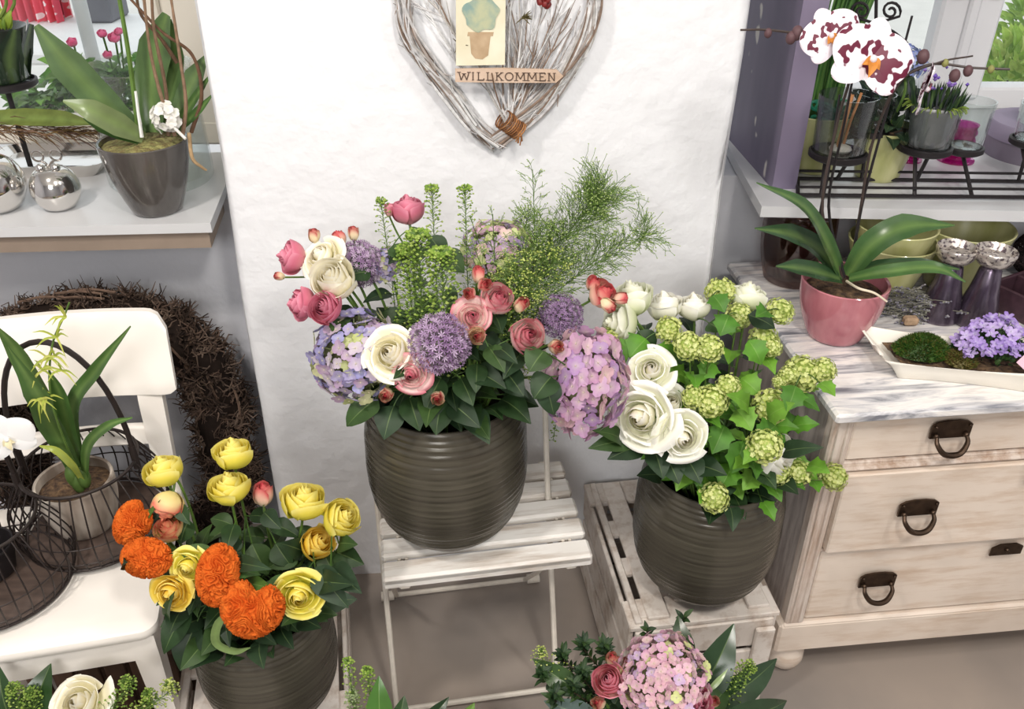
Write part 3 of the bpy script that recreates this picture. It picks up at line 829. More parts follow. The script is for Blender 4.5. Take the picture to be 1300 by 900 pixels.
# ------------------------------------------------------------------ on the marble slab
ZM = .779
def pot(name, label, loc, prof, m_, cat_='pot', group=None, n=64, fill=None, fillz=None, fillr=None, rz=0, partname='pot_body'):
    if not fill: return tag(lathe(MB(), prof, n).build(name, m_, None, loc), label, cat_, group)
    t = thing(name, label, cat_, loc, rz, group)
    lathe(MB(), prof, n).build(partname, m_, t)
    if fill:
        f = MB(); rr = random.Random(3)
        vs, fs, _ = grid(lambda u, v: V((fillr*v*cos(2*pi*u), fillr*v*sin(2*pi*u), fillz+.012*(1-v*v)+.006*noise.noise(V((v*4*cos(2*pi*u), v*4*sin(2*pi*u), fillz*9))))), 24, 6, closed_u=True)
        f.add(vs, fs); f.build('potting_bark' if fill is M_soil else 'moss', fill, t)
    return t
def potprof(rb, rt, h, th=.006, bulge=.0, foot=True):
    o = [(0, .002), (rb*.9, 0), (rb, .004)]
    for i in range(1, 13):
        k = i/12; o.append((rb+(rt-rb)*k+bulge*sin(pi*k), .004+(h-.006)*k))
    o += [(rt-th*.3, h), (rt-th, h-.002)]
    for i in range(12, 0, -1):
        k = i/12; o.append((rb+(rt-rb)*k+bulge*sin(pi*k)-th, .004+(h-.012)*k+.002))
    o.append((0, .008)); return o
pk = P(1058, 424, ZM); pot_pink = pk
pinkpot = pot('orchid_pot', 'rose-pink glazed pot with a spotted orchid, on the marble', pk, potprof(.056, .086, .128, .006, .008), M_potpink, fill=M_soil, fillz=.098, fillr=.080)
g = P(1003, 353, ZM); gl = lathe(MB(), potprof(.062, .078, .176, .004, .010), 64).build('glass_vase', M_amber, None, g); tag(gl, 'brownish glass vase half under the right window sill', 'vase')
G = 'lime crackle-glazed pots under the sill'
gp1 = P(1117, 372, ZM); pot('glazed_pot', 'lime crackle-glazed pot holding a second one, behind the pink pot', gp1, potprof(.055, .094, .135, .005), M_potgreen, group=G)
pot('glazed_pot', 'lime crackle-glazed pot nested inside another, behind the pink pot', gp1+V((0, 0, .030)), potprof(.050, .086, .140, .005), M_potgreen, group=G)
pot('glazed_pot', 'lime flared pot behind the two silvered candle holders', P(1207, 362, ZM), potprof(.060, .098, .150, .005), M_potgreen, group=G)
def merc(loc, label, hh):
    t = thing('candle_holder', label, 'candle holder', loc, 0, 'silvered glass candle holders')
    m_ = M_merc
    lathe(MB(), [(0, .002), (.042, 0), (.046, .006), (.045, .012), (.040, .03), (.034, .06), (.028, .085), (.022, hh-.045), (.018, hh-.038), (.020, hh-.034)], 48).build('stem', m_, t)
    q = [(.018, hh-.036), (.030, hh-.031), (.037, hh-.022), (.041, hh-.008), (.041, hh-.002), (.0395, hh), (.037, hh-.004), (.031, hh-.014), (0, hh-.017)]
    lathe(MB(), q, 48).build('cup', M_mercw, t)
    return t
M_merc = mat('mercury_glass_violet', S(122, 112, 126), .25, metal=.75, c2=S(88, 76, 92), vs=70, stretch=(1, 1, .25), thr=(.42, .58))
M_mercw = mat('mercury_glass_silver', S(214, 206, 198), .25, metal=.7, c2=S(104, 92, 98), vs=130, thr=(.5, .62))
merc(P(1190, 402, ZM), 'silvered violet glass candle holder nearer the pink pot', .166)
merc(P(1236, 409, ZM), 'silvered violet glass candle holder nearer the dark wooden box', .170)
# lavender bunch
r = random.Random(21); m = MB(); c0 = P(1165, 402, ZM)
for k in range(230):
    a = r.gauss(-.35, .5); s = r.choice((-1, 1)); p0 = c0+V((r.uniform(-.06, .05), r.uniform(-.025, .025), .006+r.random()*.045))
    d = V((cos(a)*s, sin(a)*s*.6, r.uniform(-.05, .35))); L = r.uniform(.03, .085)
    q = [p0, p0+d*L*.5, p0+d*L+V((0, 0, -.006))]
    tube(m, q, .0009, 4, S(132, 130, 118), cap=False)
    for j in range(6): octa(m, q[2]-d*j*.004+V((r.uniform(-1, 1), r.uniform(-1, 1), r.uniform(-1, 1)))*.002, r.uniform(.0022, .0034), r.choice([S(140, 138, 150), S(168, 166, 172), S(112, 108, 124), S(150, 150, 138)]))
tag(m.build('lavender_bunch', M_lav, None), 'dried grey lavender bunch on the marble by the candle holders', 'lavender')
m = MB(); bx(m, P(1152, 410, ZM)+V((0, -.01, .012)), (.03, .02, .018), bev=.004); tag(m.build('cork_stopper', mat('cork', S(190, 160, 130), .9, var=.3, vs=90)), 'small tan cork block in front of the lavender', 'cork')
# boat shaped white tray
FL, BL, FR, BR = P(1123, 458, ZM+.046), P(1087, 410, ZM+.056), P(1350, 476, ZM+.056), P(1335, 424, ZM+.056)
tc = (FL+BL+FR+BR)/4; tc.z = ZM
tray = thing('planter_tray', 'white boat-shaped tray with pointed corners, planted with moss and bellflowers', 'tray', tc)
cs = [q-tc for q in (FL, FR, BR, BL)]
def inset(q, z, k): return V((q.x*k, q.y*k, z))
m = MB(); vs = []; fs = []; nseg = 16
rings = [(0.0, .72), (.002, .76), (.02, .83), (.036, .91), (None, 1.0), ('in', .955), (.030, .85), (.014, .78), (.012, .70)]
for (z, k) in rings:
    for e in range(4):
        a, b = cs[e], cs[(e+1) % 4]
        for i in range(nseg):
            t_ = i/nseg; sagk = 4*t_*(1-t_)
            q = a*(1-t_)+b*t_; n = V((q.x, q.y, 0))
            if z is None: v = V((q.x, q.y, q.z-.012*sagk)); v -= V(((a+b).x, (a+b).y, 0)).normalized()*.010*sagk
            elif z == 'in': v = V((q.x*k, q.y*k, q.z-.013*sagk-.001)); v -= V(((a+b).x, (a+b).y, 0)).normalized()*.008*sagk
            else: v = V((q.x*k, q.y*k, z)); v -= V(((a+b).x, (a+b).y, 0)).normalized()*.006*sagk
            vs.append(v)
nn = 4*nseg
for j in range(len(rings)-1):
    for i in range(nn): fs.append((j*nn+i, j*nn+(i+1) % nn, (j+1)*nn+(i+1) % nn, (j+1)*nn+i))
fs += [tuple(reversed(range(nn))), tuple(range((len(rings)-1)*nn, len(rings)*nn))]
m.add(vs, fs); m.build('tray_body', mat('cream_ceramic', S(238, 233, 222), .4, var=.03, vs=8), tray, smooth='all')
m = MB(); q = [inset(c, .026, .72) for c in cs]
vs, fs, _ = grid(lambda u, v: (q[0]*(1-u)+q[1]*u)*(1-v)+(q[3]*(1-u)+q[2]*u)*v+V((0, 0, .008*noise.noise(V((u*9, v*6, 2))))), 24, 10)
m.add(vs, fs); m.build('soil', M_soil, tray)
def mound(name, label, cat_, c, rx, ry, h, cols, seed, nb, mm):
    r = random.Random(seed); m = MB()
    vs, fs, _ = grid(lambda u, v: V((rx*v*cos(2*pi*u), ry*v*sin(2*pi*u), h*(1-v*v)*(1+.2*noise.noise(V((v*3*cos(6.28*u), v*3*sin(6.28*u), seed)))))), 28, 8, closed_u=True)
    m.add(vs, fs, cols[0])
    for k in range(nb):
        a = r.uniform(0, 6.283); v = sqrt(r.random()); p0 = V((rx*v*cos(a), ry*v*sin(a), h*(1-v*v)))
        n = (V((p0.x/rx, p0.y/ry, .6))+V((r.uniform(-.6, .6), r.uniform(-.6, .6), r.uniform(-.2, .5)))).normalized()
        s = n.cross(V((r.uniform(-1, 1), r.uniform(-1, 1), .1))).normalized()*.0014; L = r.uniform(.004, .009)
        m.add([p0-s, p0+s, p0+n*L], [(0, 1, 2)], r.choice(cols))
    o = m.build(name, mm, None, c); tag(o, label, cat_); return o
mound('moss_cushion', 'dark green moss cushion at the left end of the boat-shaped tray', 'moss', P(1170, 446, ZM+.032), .054, .040, .034, [S(58, 92, 30), S(40, 76, 26), S(80, 112, 40), S(96, 96, 44)], 2, 3800, M_leaf)
mound('moss_cushion', 'brownish moss between the green cushion and the bellflowers', 'moss', P(1218, 458, ZM+.030), .030, .030, .018, [S(120, 110, 58), S(104, 84, 48), S(90, 100, 44)], 3, 1200, M_leaf)
m = MB(); pc = P(1296, 462, ZM+.05); beam(m, pc+V((.0, 0, .02)), pc+V((.03, -.02, -.004)), .04, .0012, V((-.3, -.6, .7)), 0); tag(m.build('paper_tag', mat('pink_card', S(226, 186, 202), .7, var=.05)), 'pale pink paper tag tucked beside the purple bellflowers', 'tag')
# dark wooden box and wicker bowl at the right edge
M_plum = mat('plum_stain', S(72, 48, 58), .5, var=.35, vs=12, stretch=(1, 5, 5))
t = thing('wooden_box', 'dark plum wooden box beside the candle holders at the right edge', 'box', P(1312, 392, ZM), radians(28))
for y in (-.06, .06): bx(MB(), (0, y, .030), (.17, .008, .060), bev=.002).build('side', M_plum, t)
for x in (-.081, .081, .0): bx(MB(), (x, 0, .030), (.008, .112, .058), bev=.002).build('side' if x else 'divider', M_plum, t)
bx(MB(), (0, 0, .004), (.16, .112, .006)).build('bottom', M_plum, t)
r = random.Random(9); m = MB()
for k in range(70):
    c = V((0, 0, .06)); ax_ = V((r.uniform(-1, 1), r.uniform(-1, 1), r.uniform(-1, 1))).normalized(); M = orient(ax_)
    tube(m, [c+M @ V((.055*cos(a), .055*sin(a), r.uniform(-.002, .002))) for a in [2*pi*i/18 for i in range(18)]], .0016, 4, r.choice([S(36, 28, 30), S(60, 48, 50), S(24, 18, 20)]), closed=True)
tag(m.build('wicker_ball', M_twig, None, P(1308, 352, ZM)), 'dark woven wicker ball behind the plum wooden box', 'ball')

# ------------------------------------------------------------------ left window sill
pg = P(201, 266, 1.0)
pot_g = pot('orchid_pot', 'dark grey glazed pot with an orchid and bare twigs on the left sill', pg, potprof(.050, .087, .150, .006, .006), M_potgrey, fill=M_moss, fillz=.138, fillr=.081)
gv = lathe(MB(), [(0, .004), (.105, 0), (.112, .008), (.113, .03), (.110, .14), (.108, .245), (.112, .252), (.108, .254), (.105, .245), (.108, .10), (.108, .02), (0, .012)], 64).build('glass_jar', M_glass, None, P(207, 228, 1.0))
tag(gv, 'wide clear glass jar behind the grey orchid pot', 'jar')
def apple(loc, rr, label, rz):
    t = thing('apple_ornament', label, 'ornament', loc, rz, 'silver apple ornaments')
    pr = [(0, .06*rr), (.30*rr, .0), (.55*rr, .06*rr), (.80*rr, .30*rr), (.98*rr, .72*rr), (1.0*rr, .98*rr), (.92*rr, 1.32*rr), (.74*rr, 1.62*rr), (.48*rr, 1.80*rr), (.25*rr, 1.80*rr), (.08*rr, 1.66*rr), (0, 1.62*rr)]
    pr2 = [(q.x, q.y) for q in cat([V((a, b, 0)) for a, b in pr], 5)]
    lathe(MB(), [(max(0, a), b) for a, b in pr2], 48).build('apple_body', M_silver, t)
    m = MB()
    for s in (-1, 1):
        tube(m, cat([(0, 0, 1.6*rr), (s*.08*rr, 0, 1.95*rr), (s*.26*rr, 0, 2.12*rr)], 4), .06*rr, 6)
        cx_ = V((s*.36*rr, 0, 2.30*rr)); tube(m, [cx_+V((.22*rr*cos(a), .05*rr, .22*rr*sin(a))) for a in [2*pi*i/16 for i in range(16)]], .05*rr, 6, closed=True)
        ball(m, (s*.30*rr, -.2*rr, 1.86*rr), .20*rr, 12, 8)
    m.build('stem_rings', M_silver, t)
apple(P(78, 264, 1.0), .0485, 'small silver apple ornament beside the grey orchid pot', radians(8))
apple(P(2, 266, 1.0), .062, 'larger silver apple ornament cut by the left edge', radians(-15))
# silver dish behind the apples
m = MB(); o = rrect(.27, .17, .03)
vs = []; fs = []
for z, s in ((0, .86), (.02, .96), (.030, 1.0), (.031, .97), (.014, .86)): vs += [V((x*s, y*s, z)) for x, y in o]
nn = len(o)
for j in range(4):
    for i in range(nn): fs.append((j*nn+i, j*nn+(i+1) % nn, (j+1)*nn+(i+1) % nn, (j+1)*nn+i))
fs += [tuple(reversed(range(nn))), tuple(range(4*nn, 5*nn))]
m.add(vs, fs); tag(m.build('silver_dish', M_silver, None, P(70, 212, 1.0), rz=radians(4)), 'silver rectangular dish with dried fronds on the left sill', 'dish')
# dried fronds
r = random.Random(13); m = MB()
b0 = PD(-60, 168, 1.80); b1 = PD(112, 178, 1.84)
for k in range(170):
    t_ = r.random(); p0 = b0+(b1-b0)*t_+V((0, r.uniform(-.02, .03), r.uniform(.006, .022)))
    d = V((r.uniform(.5, 1), r.uniform(-.5, .25), r.uniform(-.35, .25))).normalized(); L = r.uniform(.03, .08)
    tube(m, [p0, p0+d*L*.6, p0+d*L+V((0, 0, -.012))], [.0012, .001, .0004], 4, r.choice([S(110, 84, 68), S(140, 112, 94), S(88, 66, 54), S(122, 98, 60)]), cap=False)
tag(m.build('dried_frond', M_twig), 'feathery brown dried frond lying over the silver dish', 'dried plant')
# cake-stand like black holder with glass and leaf-wrapped pot
st = P(20, 218, 1.0); st.y = 1.93; st.x = (20-650)*mpp(V((0, 1.93, 1.12)))
t = thing('candle_stand', 'black iron stand with round plate at the left edge of the window', 'stand', (st.x, 1.93, 1.0))
hs = PD(20, 108, 1.93).z-1.0
m = MB(); lathe(m, [(0, 0), (.05, 0), (.052, .006), (.01, .010), (0, .010)], 32); tube(m, [(0, 0, .008), (0, 0, hs)], .006, 8); m.build('post', M_black, t)
m = MB(); lathe(m, [(0, hs-.004), (.060, hs-.004), (.066, hs), (.066, hs+.010), (.061, hs+.012), (.060, hs+.003), (0, hs+.003)], 40); m.build('plate', M_black, t)
gg = lathe(MB(), [(0, .002), (.052, 0), (.055, .006), (.056, .10), (.053, .10), (.052, .008), (0, .006)], 40).build('glass_cup', M_glass, None, (st.x, 1.93, 1.0+hs+.004)); tag(gg, 'clear glass cup on the black stand at the left edge', 'glass')

# ------------------------------------------------------------------ right window sill
rk = thing('candle_rack', 'black iron candle rack with round plates along the right window sill', 'rack', P(1150, 245, 1.0))
O = rk.location.copy()
m = MB()
ra = [P(1012, 252, 1.0), P(1400, 256, 1.0)]; rb = [P(1012, 231, 1.0), P(1400, 236, 1.0)]
for q in (ra, rb):
    tube(m, [v-O+V((0, 0, .008)) for v in q], .0045, 6)
    tube(m, [v-O+V((0, 0, .008+.018)) for v in q], .0032, 6)
tube(m, [ra[0]-O+V((0, 0, .008)), rb[0]-O+V((0, 0, .008))], .0045, 6)
m.build('base_rails', M_black, rk)
PL = {}
def plate(px, py, D, rad, key, legs):
    c = PD(px, py, D); m = MB()
    M = Matrix.Translation(c-O)
    lathe(m, [(0, -.004), (rad-.006, -.004), (rad, 0), (rad, .010), (rad-.005, .012), (rad-.006, .003), (0, .003)], 40, M=M)
    m.build('plate', M_black, rk)
    for (dx, rail) in legs:
        m = MB(); q = ra if rail == 0 else rb
        k = max(0, min(1, (c.x+dx-q[0].x)/(q[1].x-q[0].x))); f = q[0]+(q[1]-q[0])*k
        tube(m, [c-O+V((dx*.8, 0, -.003)), V((c.x+dx, f.y, f.z))-O+V((0, 0, .008))], .0042, 6)
        m.build('upright', M_black, rk)
    PL[key] = c+V((0, 0, .004))
plate(1063, 198, 1.78, .060, 'a', [(-.03, 0), (.035, 1)])
plate(1173, 190, 1.80, .056, 'b', [(-.022, 0), (.02, 1)])
plate(1222, 191, 1.83, .042, 'c', [(0, 0)])
plate(1103, 168, 1.86, .042, 'd', [(0, 1)])
plate(1312, 182, 1.84, .05, 'e', [(-.03, 0), (-.012, 1)])
def dpt(px, py, D): return PD(px, py, D)-O
m = MB(); Dk = 1.86
tube(m, [dpt(1102, 231, Dk), dpt(1108, 120, Dk), dpt(1112, 28, Dk), dpt(1113, -30, Dk)], .0035, 6)
for s in (-1, 1):
    tube(m, cat([dpt(1112, 28, Dk), dpt(1112+s*14, 40, Dk), dpt(1112+s*28, 52, Dk), dpt(1112+s*33, 66, Dk)], 5), .003, 6)
    cc = (1112+s*19, 14); sp = [dpt(cc[0]+s*(13-.55*i)*cos(i*.5+2.6)*-1, cc[1]+(13-.55*i)*sin(i*.5+2.6), Dk) for i in range(20)]
    tube(m, [dpt(1112, 30, Dk)]+sp, .0028, 6)
    tube(m, cat([dpt(1112, 30, Dk), dpt(1112+s*22, 40, Dk), dpt(1112+s*40, 55, Dk)], 5), .0026, 6)
m.build('scroll_ornament', M_black, rk)
def cup(key, r_, h, label, m_=None, dx=0):
    o = lathe(MB(), [(0, .001), (r_*.86, 0), (r_*.90, .004), (r_*.94, h*.5), (r_, h), (r_-.003, h), (r_*.94-.003, h*.5), (r_*.9-.004, .008), (0, .006)], 48).build('glass_cup', m_ or M_smoke, None, PL[key]+V((dx, 0, 0))); tag(o, label, 'glass', 'glass cups on the candle rack'); return o
cup('a', .060, .125, 'tall smoky glass cup holding dried orange stems, behind the orchid stalk')
cup('b', .056, .090, 'glass cup around the small zinc pot of lavender')
cup('c', .041, .105, 'clear glass cup at the right of the zinc pot', M_glass)
cup('d', .041, .080, 'small glass cup behind the tall smoky one', M_smoke)
cup('e', .047, .080, 'glass cup on the plate at the right edge', M_glass)
m = MB(); r = random.Random(4); q0 = PL['a']
for k in range(5):
    a = q0+V((r.uniform(-.01, .012), r.uniform(-.01, .01), .012)); tube(m, cat([a, a+V((.004, 0, .05)), a+V((r.uniform(.0, .02), 0, .115))], 4), .003, 6, S(196, 140, 96))
ball(m, q0+V((.003, 0, .012)), .024, 12, 6, S(232, 224, 214), .4)
tag(m.build('dried_flower_bundle', M_lav), 'bundle of pale orange dried stems inside the tall smoky glass', 'dried plant')
M_zinc = mat('zinc', S(176, 176, 178), .40, metal=.3, var=.15, vs=30)
zp = thing('lavender_pot', 'small zinc pot of flowering lavender inside the glass cup', 'potted plant', PL['b']+V((0, 0, .008)))
lathe(MB(), potprof(.036, .047, .085, .002), 40).build('pot', M_zinc, zp)
m = MB(); r = random.Random(8)
for k in range(260):
    a = r.uniform(0, 6.28); v = sqrt(r.random())*.050; p0 = V((v*cos(a), v*sin(a), .078)); d = V((p0.x*6+r.uniform(-.15, .15), p0.y*6+r.uniform(-.15, .15), 1)).normalized(); L = r.uniform(.02, .055)
    s = d.cross(V((r.uniform(-1, 1), r.uniform(-1, 1), .1))).normalized()*.0026
    m.add([p0, p0+d*L*.6+s, p0+d*L, p0+d*L*.6-s], [(0, 1, 2, 3)], r.choice([S(52, 78, 44), S(74, 98, 56), S(40, 60, 44), S(70, 74, 80)]))
m.build('foliage', M_leaf, zp)
m = MB()
for k in range(26):
    q = V((r.uniform(-.04, .055), r.uniform(-.03, .03), r.uniform(.115, .155))) if k > 12 else V((.006+r.uniform(-.008, .008), -.03+r.uniform(-.006, .006), .125+r.uniform(0, .03)))
    octa(m, q, r.uniform(.003, .006), r.choice([S(126, 96, 196), S(104, 80, 160), S(150, 120, 200)]))
m.build('flower', M_petal, zp)
m = MB()
for k in range(60):
    a = r.uniform(0, 6.28); p0 = V((.046*cos(a), .046*sin(a), .086)); d = V((cos(a), sin(a), r.uniform(-.5, .6))).normalized()
    tube(m, [p0, p0+d*.010, p0+d*.018+V((0, 0, -.005))], .0012, 4, r.choice([S(150, 170, 80), S(120, 146, 60)]), cap=False)
m.build('moss_collar', M_leaf, zp)
# pots at the back of the sill
gA = P(1030, 214, 1.0); pot('glazed_pot', 'lime crackle pot next to the purple boarding on the right sill', gA, potprof(.050, .075, .135, .005), M_potgreen, group='lime pots on the right sill', fill=M_soil, fillz=.115, fillr=.068)
gB = P(1112, 224, 1.0); pot('glazed_pot', 'lime crackle pot behind the candle rack, holding blue hydrangea', gB, potprof(.048, .070, .115, .005), M_potgreen, group='lime pots on the right sill', fill=M_soil, fillz=.100, fillr=.064)
for (px, py, rr, hh, lb) in ((1212, 203, .034, .085, 'ribbed magenta glass behind the clear cup on the rack'), (1153, 203, .024, .05, 'small magenta glass low beside the lime pot')):
    pr = [(0, .003), (rr*1.25, 0), (rr*1.25, .004)]
    for i in range(22): pr.append((rr*(.92+.06*sin(i*1.25)), .006+hh*i/22))
    pr += [(rr*.86, hh), (rr*.8, .01), (0, .008)]
    tag(lathe(MB(), pr, 40).build('tealight_glass', M_pinkg, None, P(px, py, 1.0)), lb, 'glass', 'magenta glasses on the right sill')
M_lilac = mat('lilac_card', S(136, 126, 142), .7, var=.06, vs=6)
M_lilacl = mat('lilac_lid', S(148, 138, 160), .7, var=.06, vs=6)
hb = thing('hat_box', 'round lilac cardboard box with lid on the right sill', 'box', P(1308, 196, 1.0))
lathe(MB(), [(0, 0), (.105, 0), (.106, .002), (.106, .075), (0, .075)], 64).build('box_body', M_lilac, hb)
lathe(MB(), [(.1065, .045), (.110, .045), (.110, .080), (.108, .083), (0, .083)], 64).build('lid', M_lilacl, hb)
gb = thing('gift_box', 'small pale blue-grey round tin on the lilac box', 'tin', P(1308, 196, 1.0)+V((-.022, -.012, .0835)))
lathe(MB(), [(0, 0), (.038, 0), (.038, .036), (0, .036)], 48).build('tin_body', mat('pale_tin', S(206, 214, 216), .5, var=.04), gb)
lathe(MB(), [(.0385, .022), (.040, .022), (.040, .046), (.038, .049), (0, .049)], 48).build('lid', mat('pale_tin_lid', S(226, 230, 230), .5, var=.04), gb)

# ------------------------------------------------------------------ outdoors, beyond the left window
stl = thing('market_stall', 'white display table out in the street beyond the left window', 'table', (-1.75, 3.75, -.10))
bx(MB(), (0, 0, 1.01), (2.6, .75, .05), bev=.01).build('tabletop', mat('white_top', S(240, 240, 238), .6, var=.03), stl)
for x in (-1.2, 1.2):
    for y in (-.3, .3): bx(MB(), (x, y, .49), (.06, .06, .98)).build('leg', M_frameg, stl)
def cloth(name, label, x0, x1, z0, z1, y, mm):
    m = MB()
    vs, fs, _ = grid(lambda u, v: V((x0+(x1-x0)*u, y+.03*sin(u*19)+.01*sin(u*47), z0+(z1-z0)*v)), 60, 6); m.add(vs, fs)
    vs, fs, _ = grid(lambda u, v: V((x0+(x1-x0)*u, y+.10+.02*sin(u*23), z0+(z1-z0)*v)), 60, 6); m.add(vs, fs)
    vs, fs, _ = grid(lambda u, v: V((x0+(x1-x0)*u, y+.03*sin(u*19)+.01*sin(u*47)+v*.1, z1)), 60, 3); m.add(vs, fs)
    tag(m.build(name, mm), label, 'fabric')
M_rose = mat('pink_fabric', S(238, 110, 128), .9, var=.15, vs=12)
mdot, nt, b = _new('dotted_fabric')
vo = N(nt, 'ShaderNodeTexVoronoi'); vo.inputs['Scale'].default_value = 26; vo.inputs['Randomness'].default_value = .35
nt.links.new(coords(nt, (1, .01, 1)), vo.inputs['Vector'])
nt.links.new(ramp(nt, vo.outputs['Distance'], [(.30, S(252, 240, 240)), (.34, S(236, 84, 104))]), b.inputs['Base Color'])
zt = .936
def xat(px, D): q = PD(px, 12, D); return q.x
cloth('folded_fabric', 'plain pink fabric on the street table', xat(10, 4.0), xat(48, 4.0), zt, zt+.24, 3.96, M_rose)
cloth('folded_fabric', 'red fabric with white dots on the street table', xat(50, 4.0), xat(86, 4.0), zt, zt+.24, 3.94, mdot)
m = MB(); xa, xb = xat(112, 4.0), xat(152, 4.0); bx(m, ((xa+xb)/2, 4.0, zt+.12), (xb-xa, .2, .24), bev=.01); tag(m.build('storage_crate', mat('slate_box', S(112, 112, 118), .8, var=.2, vs=6)), 'dark grey box on the street table, right of the dotted fabric', 'box')
m = MB(); q = PD(110, 40, 2.9); tube(m, [(q.x, 2.9, -.1), (q.x, 2.9, 2.4)], .022, 16); tag(m.build('awning_post', mat('galvanised_post', S(190, 192, 192), .5, var=.06)), 'pale grey post outside the left window', 'post')
# ================================================================== flower building
def rose_mesh(kind, openness, seed):
    r = random.Random(seed*31+hash_(kind)); m = MB()
    L = {'bud': 4, 'half': 6, 'open': 6}[openness]
    op = {'bud': .12, 'half': .55, 'open': 1.0}[openness]
    pal = ROSE[kind]
    for li in range(L):
        t = li/(L-1)
        n = 2 if li == 0 else (3 if t < .7 else (4 if op < .8 else 5))
        w = 2*pi/n*(.70 if t < .5 else .60); ph = r.uniform(0, 6.28)
        for k in range(n):
            a0 = ph+2*pi*k/n+r.uniform(-.25, .25); s1, s2 = r.uniform(0, 9), r.uniform(0, 9); j = r.uniform(.88, 1.10)
            if op < .2: br, bz, tr, tz = .24+.34*t, .42, .05+.34*t, 1.45-.12*t
            elif op < .8: br, bz, tr, tz = .27+.50*t, .38-.10*t, .05+.62*t**1.35*j, 1.42-.34*t*j
            else: br, bz, tr, tz = .30+.54*t, .42-.22*t, .05+1.0*t**1.85*j, 1.12-.56*t**1.3*j
            tip = r.uniform(.10, .22); roll = (.04+.20*op*t)*r.uniform(.4, 1.8); side = (.05+.20*t)*op*r.uniform(.5, 1.4)
            def fn(u, v):
                uu = 2*u-1
                vv = v*(1-tip*abs(uu)**2.6)
                wid = .46+.54*sin(min(1, vv*1.5)*pi/2)
                rad = .12*(1-vv)**2+2*br*1.25*vv*(1-vv)+tr*vv*vv
                z = 2*bz*vv*(1-vv)+tz*vv*vv
                k_ = max(0, vv-.72)/.28
                rad += roll*.55*k_*k_; z -= roll*.9*k_*k_*k_
                rad += .055*uu+side*abs(uu)**3*vv*.6+.035*noise.noise(V((uu*1.8, v*2, s1)))*(.4+vv)
                z += .05*noise.noise(V((uu*1.9+s2, v*1.6, s1)))*vv-side*abs(uu)**3*vv*.35
                a = a0+uu*w*wid
                return V((rad*cos(a), rad*sin(a), z))
            def cf(u, v): return pal(t, v, 2*u-1, r)
            m.add(*grid(fn, 8, 9, cf))
    lathe(m, [(.0, -.06), (.10, -.02), (.17, .06), (.20, .18), (.12, .3)], 10, S(120, 150, 80))
    for k in range(5):
        a = 2*pi*k/5+.3; c, s = cos(a), sin(a); d = .26 if op > .2 else .22
        pts = [V((.10*c, .10*s, 0)), V((d*c, d*s, .12)), V(((d+.17)*c, (d+.17)*s, .18 if op > .2 else .42))]
        n_ = V((-s, c, 0))*.09
        m.add([pts[0]-n_*.6, pts[0]+n_*.6, pts[1]+n_, pts[1]-n_, pts[2]], [(0, 1, 2, 3), (3, 2, 4)], S(98, 132, 62))
    return m.mesh('bloom', M_petal, 'all')
def hash_(s): return sum(ord(c)*(i+3) for i, c in enumerate(s))
def P2(core, body, edge, basec=None, e0=.75):
    def f(t, v, u, r):
        c = mix(core, body, min(1, t*1.6))
        if basec: c = mix(basec, c, min(1, max(0, v-.2)*1.5))
        return mix(c, edge, max(0, (v-e0)/(1-e0)+.5*abs(u)**3*(v > .4))*.85)
    return f
ROSE = {
 'yellow': P2(S(244, 214, 52), S(248, 228, 84), S(250, 242, 150), S(216, 218, 84)),
 'gold': P2(S(244, 196, 40), S(246, 210, 66), S(248, 228, 130), S(226, 190, 70)),
 'white': P2(S(242, 232, 190), S(252, 250, 238), S(255, 254, 248), S(232, 234, 196)),
 'cream': P2(S(250, 238, 196), S(252, 246, 224), S(255, 252, 240), S(238, 232, 190)),
 'greenwhite': P2(S(224, 226, 170), S(242, 244, 218), S(252, 252, 240), S(198, 210, 140)),
 'pink': P2(S(216, 92, 116), S(234, 138, 158), S(240, 172, 186), S(242, 200, 188)),
 'deep': P2(S(188, 66, 98), S(210, 100, 130), S(230, 154, 174), S(230, 160, 168)),
 'pinkcream': P2(S(208, 100, 116), S(240, 200, 198), S(216, 116, 132), S(248, 230, 218), .74),
 'redcream': P2(S(186, 60, 66), S(240, 214, 180), S(184, 56, 68), S(244, 232, 190), .72),
 'coral': P2(S(208, 84, 88), S(240, 176, 160), S(204, 76, 84), S(248, 226, 196), .72),
 'bicolor': P2(S(240, 196, 130), S(246, 216, 158), S(214, 98, 84), S(244, 226, 150), .66),
}
TPL = {}
def rose_tpl(kind, op, i):
    k = (kind, op, i % 3)
    if k not in TPL: TPL[k] = rose_mesh(kind, op, i % 3+1)
    return TPL[k]
def floret(m, c, n, s, col, r, np_=4, cup=.25, core=None, wide=.55):
    M = Matrix.Translation(c) @ orient(n, r.uniform(0, 6.28))
    for k in range(np_):
        a = 2*pi*k/np_+r.uniform(-.08, .08); L = s*r.uniform(.88, 1.1); w = s*wide; t = r.uniform(-.06, .06)*s
        R_ = Matrix.Rotation(a, 4, 'Z'); z1, z2 = cup*s*.45+t, cup*s*r.uniform(.3, .9)+t
        vs = [V((.02*s, 0, 0)), V((.42*L, -w*.9, z1)), V((.80*L, -w*.75, z2)), V((1.0*L, 0, z2*.9)), V((.80*L, w*.75, z2)), V((.42*L, w*.9, z1)), V((.5*L, 0, z1*.55))]
        cc = mix(col, (1, 1, 1), r.uniform(0, .12)); cb = core or mix(col, S(235, 240, 200), .35)
        m.add(vs, [(0, 1, 6), (1, 2, 6), (2, 3, 6), (3, 4, 6), (4, 5, 6), (5, 0, 6)], [cb, cc, cc, cc, cc, cc, mix(cb, cc, .7)], M @ R_)
